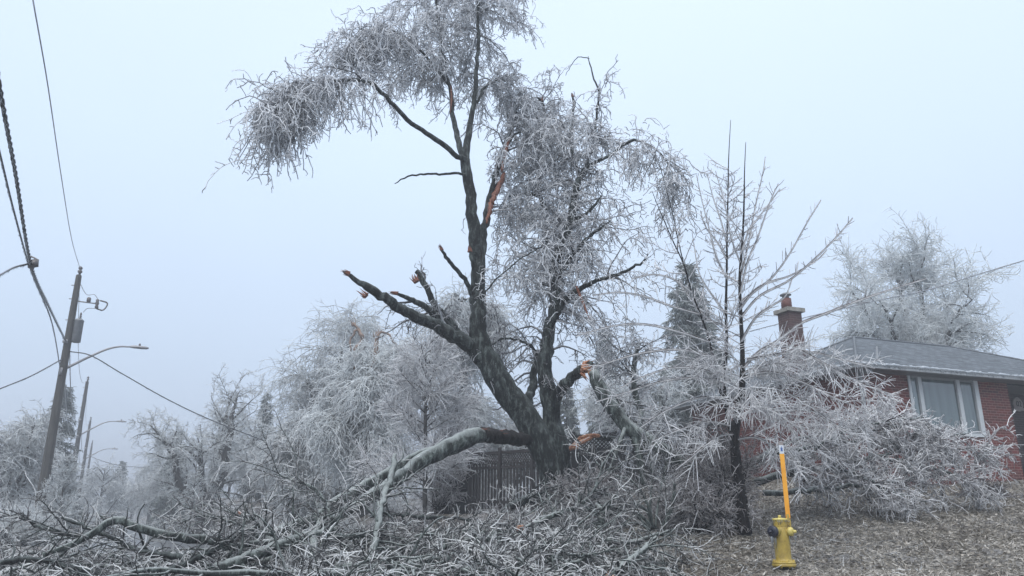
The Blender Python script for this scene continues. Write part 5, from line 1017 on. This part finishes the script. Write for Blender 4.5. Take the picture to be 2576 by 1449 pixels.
# ------------------------------------------------------------------ trees in the fog
def frost_tree(label, X, Y, d, H, W, style, seed, tw=2600, hang=.5, group='frosted trees in the fog', fork=.25, lean=0.0, m_='ice_far_hazed', tone=(.2, 1), rt=.018, name='tree', trunk_r=None, zb=None, spire=False):
    g = np.random.default_rng(seed); b_ = at(X, Y, d); b_[2] = gz(b_[0], b_[1]) if zb is None else zb
    h = at(X, Y - H, d)[2] - b_[2] if H > 0 else -H; w_ = W * px(d) / 2
    t_ = empty(name, tuple(b_)); tag(t_, label, 'tree', group); tr_ = trunk_r or h * .028
    mt = MB(); mc = MB()
    if style == 'spruce':
        P, R = wcurve([(0, 0, 0), (0, 0, h * .5), (0, 0, h)], [tr_, tr_ * .6, .02], 12); mt.tubes(P[None], R[None], 8)
        nb = int(h * 26); t = np.sort(g.uniform(.06, 1, nb)) ; a = g.uniform(0, 6.28, nb); L_ = w_ * (1.05 - t) ** .85 * g.uniform(.75, 1.15, nb) + .12
        p = np.stack([0 * t, 0 * t, t * h], 1); v = np.stack([np.cos(a), np.sin(a), .15 + .0 * a], 1)
        P0, R0 = grow(p, v, L_, .03, .01, 7, g, .13, .04)
        mt.tubes(P0, R0, 4)
        N = tw * 3; p, v, r, _, tt = spawn(P0, R0, N, g, .08, 1, (30, 80), wts=1.0); P1, R1 = grow(p, v, g.uniform(.12, .5, N) * (h / 10) ** .5, rt * 1.9, rt * .7, 4, g, .28, .1); mc.tubes(P1, R1, 3, g.uniform(*tone, N)); 
        mt.build('trunk', M['bark_far'], t_); mc.build('crown', M['needles'], t_)['kind'] = 'stuff'; return t_
    if style == 'vase':
        k = 7; P, R = wcurve([(0, 0, -.1), (lean * .3, 0, h * fork * .5), (lean * .5, 0, h * fork)], [tr_ * 1.25, tr_, tr_ * .95], 8); mt.tubes(P[None], R[None], 10, rough=.05, rng=g)
        a = np.arange(k) * 6.28 / k + g.uniform(0, .8, k); sp = np.where(np.arange(k) < 2, .3 if spire else .42, g.uniform(.6, 1.0, k))
        cs = []
        for j in range(k):
            e_ = np.array([math.cos(a[j]) * w_ * sp[j], math.sin(a[j]) * w_ * sp[j], h * ((1.0 if spire else .93) if sp[j] < .5 else g.uniform(.6, .88))]); b0 = P[-1]
            m1 = b0 + (e_ - b0) * .35 + np.array([math.cos(a[j]), math.sin(a[j]), 0]) * w_ * .08; m2 = b0 + (e_ - b0) * .7 + np.array([0, 0, h * .05])
            cs.append(wcurve([b0, m1, m2, e_], [tr_ * .6, tr_ * .42, tr_ * .25, .02], 18))
        S, SR = stack(cs); S[:, 1:-1] += g.normal(0, .04, S[:, 1:-1].shape)
    elif style == 'upright':
        P, R = wcurve([(0, 0, -.1), (lean * .5, 0, h * .5), (lean, 0, h)], [tr_, tr_ * .7, .015], 18); S, SR = P[None], R[None]
    elif style == 'weep':
        P, R = wcurve([(0, 0, -.1), (lean * .3, 0, h * .4), (lean * .7, 0, h * .75), (lean, 0, h)], [tr_, tr_ * .8, tr_ * .45, .05], 18); mt.tubes(P[None], R[None], 9, rough=.05, rng=g)
        k = 12; cs = [(P, R)]
        for j in range(k):
            a = j * 6.28 / k + g.uniform(-.3, .3); t0 = g.uniform(.3, .9); b0 = P[int(t0 * 17)]; o_ = np.array([math.cos(a), math.sin(a), 0]) * w_ * g.uniform(.55, 1.0); zt = min(h * (t0 + g.uniform(.08, .2)), h * 1.0)
            cs.append(wcurve([b0, b0 * .5 + (o_ + (0, 0, zt)) * .5 + np.array([0, 0, .06 * h]), o_ * .8 + (0, 0, zt), o_ + (0, 0, zt - h * .12)], [tr_ * .45, tr_ * .32, tr_ * .2, .02], 18))
        S, SR = stack(cs)
    if style != 'weep': mt.tubes(S, SR, 7, rough=.04, rng=g)
    else: mt.tubes(S[1:], SR[1:], 6)
    if style == 'upright':
        nb = 46; p, v, r, _, tt = spawn(S, SR, nb, g, .22, .98, (38, 62)); P0, R0 = grow(p, v, w_ * 1.25 * (1.08 - tt) ** .7 * g.uniform(.7, 1.1, nb), .022, .008, 10, g, .01 + hang * .05, .05)
        mt.tubes(P0, R0, 5); S1, SR1 = P0, R0; N2 = tw
        p, v, r, _, tt = spawn(S1, SR1, N2, g, .12, 1, (30, 65)); P1, R1 = grow(p, v, w_ * g.uniform(.1, .42, N2), rt * .8, rt * .45, 5, g, hang * .10, .08)
        mc.tubes(P1, R1, 4, g.uniform(*tone, N2)); p, v, r, _, tt = spawn(P1, R1, tw, g, .1, 1, (30, 70)); P2, R2 = grow(p, v, w_ * g.uniform(.05, .18, tw), rt * .55, rt * .4, 4, g, hang * .1, .1); mc.tubes(P2, R2, 3, g.uniform(*tone, tw))
    else:
        nb = 90 if style == 'vase' else 130
        p, v, r, _, tt = spawn(S, SR, nb, g, .18, 1, (30, 75)); P0, R0 = grow(p, v, w_ * g.uniform(.25, .6, nb), np.clip(r * .5, .02, .07), .012, 10, g, hang * .12, .12); mt.tubes(P0, R0, 5)
        N1 = tw // 3; S1 = np.concatenate([P0, S[:, np.linspace(6, S.shape[1] - 1, 10).astype(int)]]); R1_ = np.concatenate([R0, SR[:, np.linspace(6, S.shape[1] - 1, 10).astype(int)]])
        p, v, r, _, tt = spawn(S1, R1_, N1, g, .1, 1, (20, 75)); P1, R1 = grow(p, v, h * g.uniform(.04, .11, N1) * (1 + hang), rt, rt * .6, 8, g, hang * .16, .22); mc.tubes(P1, R1, 4, g.uniform(tone[0], tone[1] * .9, N1))
        p, v, r, _, tt = spawn(P1, R1, tw * 2, g, .1, 1, (25, 75)); P2, R2 = grow(p, v, h * g.uniform(.012, .045, tw * 2) * (1 + hang * .7), rt * .85, rt * .5, 5, g, hang * .12, .25); mc.tubes(P2, R2, 3, g.uniform(*tone, tw * 2))
    mt.build('trunk', M['bark_far'], t_); mc.build('crown', M[m_], t_)['kind'] = 'stuff'
    return t_
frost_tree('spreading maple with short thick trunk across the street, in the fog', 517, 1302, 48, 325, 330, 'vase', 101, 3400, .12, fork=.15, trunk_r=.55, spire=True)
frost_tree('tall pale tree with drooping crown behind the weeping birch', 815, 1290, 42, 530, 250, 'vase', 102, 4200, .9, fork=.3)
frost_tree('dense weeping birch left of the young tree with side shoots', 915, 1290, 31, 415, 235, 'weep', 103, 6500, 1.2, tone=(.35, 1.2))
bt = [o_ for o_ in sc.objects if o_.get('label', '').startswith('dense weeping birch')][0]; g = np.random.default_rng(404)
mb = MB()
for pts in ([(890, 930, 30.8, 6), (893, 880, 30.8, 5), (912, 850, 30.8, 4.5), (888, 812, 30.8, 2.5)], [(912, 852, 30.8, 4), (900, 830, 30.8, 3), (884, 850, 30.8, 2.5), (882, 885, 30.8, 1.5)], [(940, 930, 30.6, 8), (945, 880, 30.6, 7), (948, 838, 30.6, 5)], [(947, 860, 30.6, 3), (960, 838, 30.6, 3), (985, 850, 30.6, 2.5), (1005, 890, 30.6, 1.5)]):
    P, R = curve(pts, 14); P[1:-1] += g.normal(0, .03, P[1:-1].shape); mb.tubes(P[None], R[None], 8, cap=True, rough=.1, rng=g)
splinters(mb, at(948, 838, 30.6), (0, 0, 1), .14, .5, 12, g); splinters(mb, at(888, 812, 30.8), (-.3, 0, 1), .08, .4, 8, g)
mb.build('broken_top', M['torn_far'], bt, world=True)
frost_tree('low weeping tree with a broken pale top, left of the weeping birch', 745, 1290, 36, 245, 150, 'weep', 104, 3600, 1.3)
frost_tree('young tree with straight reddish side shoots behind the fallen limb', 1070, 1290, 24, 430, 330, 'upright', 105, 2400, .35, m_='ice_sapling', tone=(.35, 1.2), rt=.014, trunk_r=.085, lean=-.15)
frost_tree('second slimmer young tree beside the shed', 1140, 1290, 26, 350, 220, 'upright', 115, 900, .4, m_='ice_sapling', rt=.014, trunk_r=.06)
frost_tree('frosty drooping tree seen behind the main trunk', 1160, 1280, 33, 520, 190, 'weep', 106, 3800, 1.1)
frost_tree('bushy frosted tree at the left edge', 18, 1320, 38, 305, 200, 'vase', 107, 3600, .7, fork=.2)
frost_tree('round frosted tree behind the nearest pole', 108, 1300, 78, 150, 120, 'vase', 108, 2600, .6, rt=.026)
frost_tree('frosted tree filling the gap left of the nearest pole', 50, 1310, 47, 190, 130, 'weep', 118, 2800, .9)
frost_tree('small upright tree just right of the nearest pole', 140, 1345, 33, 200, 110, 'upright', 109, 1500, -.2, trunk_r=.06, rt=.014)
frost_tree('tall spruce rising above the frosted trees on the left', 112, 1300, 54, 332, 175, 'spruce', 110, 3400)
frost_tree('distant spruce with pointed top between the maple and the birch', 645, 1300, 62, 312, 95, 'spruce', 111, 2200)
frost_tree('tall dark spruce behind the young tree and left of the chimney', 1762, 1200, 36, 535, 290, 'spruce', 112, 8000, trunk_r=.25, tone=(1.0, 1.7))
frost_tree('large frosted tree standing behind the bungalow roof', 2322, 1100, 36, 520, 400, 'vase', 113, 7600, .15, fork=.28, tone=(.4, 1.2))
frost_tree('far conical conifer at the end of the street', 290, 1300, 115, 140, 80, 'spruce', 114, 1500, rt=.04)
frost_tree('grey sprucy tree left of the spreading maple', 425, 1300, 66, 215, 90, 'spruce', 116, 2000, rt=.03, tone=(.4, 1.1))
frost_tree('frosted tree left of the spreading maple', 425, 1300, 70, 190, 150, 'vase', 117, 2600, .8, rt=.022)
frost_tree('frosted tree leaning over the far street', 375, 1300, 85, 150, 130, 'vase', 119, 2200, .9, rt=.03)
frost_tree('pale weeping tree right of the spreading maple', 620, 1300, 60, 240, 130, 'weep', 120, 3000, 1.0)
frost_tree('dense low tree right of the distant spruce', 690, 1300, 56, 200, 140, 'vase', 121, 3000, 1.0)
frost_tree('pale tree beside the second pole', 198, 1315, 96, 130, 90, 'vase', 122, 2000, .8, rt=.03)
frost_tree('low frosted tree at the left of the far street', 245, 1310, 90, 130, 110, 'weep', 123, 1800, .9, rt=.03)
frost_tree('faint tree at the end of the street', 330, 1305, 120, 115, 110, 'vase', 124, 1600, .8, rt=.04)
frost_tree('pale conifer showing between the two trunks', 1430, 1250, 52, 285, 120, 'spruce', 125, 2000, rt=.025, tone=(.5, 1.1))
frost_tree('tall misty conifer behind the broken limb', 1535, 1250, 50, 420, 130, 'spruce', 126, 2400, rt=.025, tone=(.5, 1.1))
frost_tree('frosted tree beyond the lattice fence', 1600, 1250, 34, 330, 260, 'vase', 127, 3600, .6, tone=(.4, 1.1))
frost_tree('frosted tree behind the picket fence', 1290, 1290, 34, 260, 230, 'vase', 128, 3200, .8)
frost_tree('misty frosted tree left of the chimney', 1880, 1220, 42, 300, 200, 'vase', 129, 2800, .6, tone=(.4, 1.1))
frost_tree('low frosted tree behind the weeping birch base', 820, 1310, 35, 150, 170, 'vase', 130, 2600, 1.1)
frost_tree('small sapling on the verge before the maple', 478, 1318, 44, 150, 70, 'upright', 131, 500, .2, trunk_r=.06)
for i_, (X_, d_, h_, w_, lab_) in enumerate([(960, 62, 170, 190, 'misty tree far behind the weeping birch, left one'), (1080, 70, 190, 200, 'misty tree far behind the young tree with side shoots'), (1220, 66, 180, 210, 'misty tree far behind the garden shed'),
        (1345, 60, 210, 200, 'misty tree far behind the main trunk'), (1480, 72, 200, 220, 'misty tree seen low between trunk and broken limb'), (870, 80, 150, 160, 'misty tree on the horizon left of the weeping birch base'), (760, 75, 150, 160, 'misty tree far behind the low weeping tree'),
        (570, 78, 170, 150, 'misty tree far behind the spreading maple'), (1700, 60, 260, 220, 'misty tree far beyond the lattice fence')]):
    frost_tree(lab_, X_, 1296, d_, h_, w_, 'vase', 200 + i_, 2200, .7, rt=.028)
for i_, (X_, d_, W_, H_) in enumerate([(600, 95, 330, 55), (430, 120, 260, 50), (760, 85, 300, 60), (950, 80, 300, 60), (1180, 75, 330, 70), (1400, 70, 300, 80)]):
    shrub(['frosted hedge along the far side behind the maple trunk', 'frosted hedge at the far end of the street', 'far frosted hedge under the low weeping tree', 'far frosted hedge seen beneath the weeping birch', 'far frosted hedge seen over the shed', 'far frosted hedge seen under the trunk fork'][i_], X_, 1290, d_, W_, H_ * .8, 3000, 300 + i_, 'ice_far_hazed', tone=(.2, 1), spread=1.2, arch=.1)
shrub('frosted undergrowth on the horizon behind the weeping birch', 900, 1312, 44, 330, 70, 4200, 31, 'ice_far_hazed', tone=(.2, 1))
shrub('frosted undergrowth on the horizon behind the shed', 1180, 1300, 42, 330, 80, 4200, 32, 'ice_far_hazed', tone=(.2, 1))
shrub('white frosted hedge at the left edge under the trees', 30, 1345, 32, 190, 85, 4600, 21, 'ice_far_hazed', tone=(.4, 1.2))
shrub('frosted hedge beyond the second pole', 235, 1335, 55, 170, 60, 2400, 22, 'ice_far_hazed', tone=(.3, 1.1))
shrub('low frosted shrubs at the foot of the weeping birch', 870, 1325, 29, 220, 75, 4600, 23, 'ice_far_hazed', tone=(.2, 1))
shrub('frosted shrubs along the far verge below the maple', 610, 1325, 40, 200, 60, 3000, 24, 'ice_far_hazed', tone=(.2, 1))
shrub('icy grass clump beyond the heap, below the maple trunk', 425, 1330, 52, 140, 45, 1600, 25, 'ice_far_hazed', tone=(.2, 1))

# ------------------------------------------------------------------ fog
mb = MB(); mb.box(-262, 232, -14, 332, -1.2, 17.5); me_o = mb.build('haze', None, None, False)
m = bpy.data.materials.new('haze'); m.use_nodes = True; t = m.node_tree; t.nodes.clear(); oo = t.nodes.new('ShaderNodeOutputMaterial'); v = t.nodes.new('ShaderNodeVolumePrincipled')
v.inputs['Color'].default_value = (.55, .58, .62, 1); v.inputs['Density'].default_value = .0046; v.inputs['Anisotropy'].default_value = .1
t.links.new(v.outputs[0], oo.inputs['Volume']); me_o.data.materials.append(m); tag(me_o, kind='stuff')
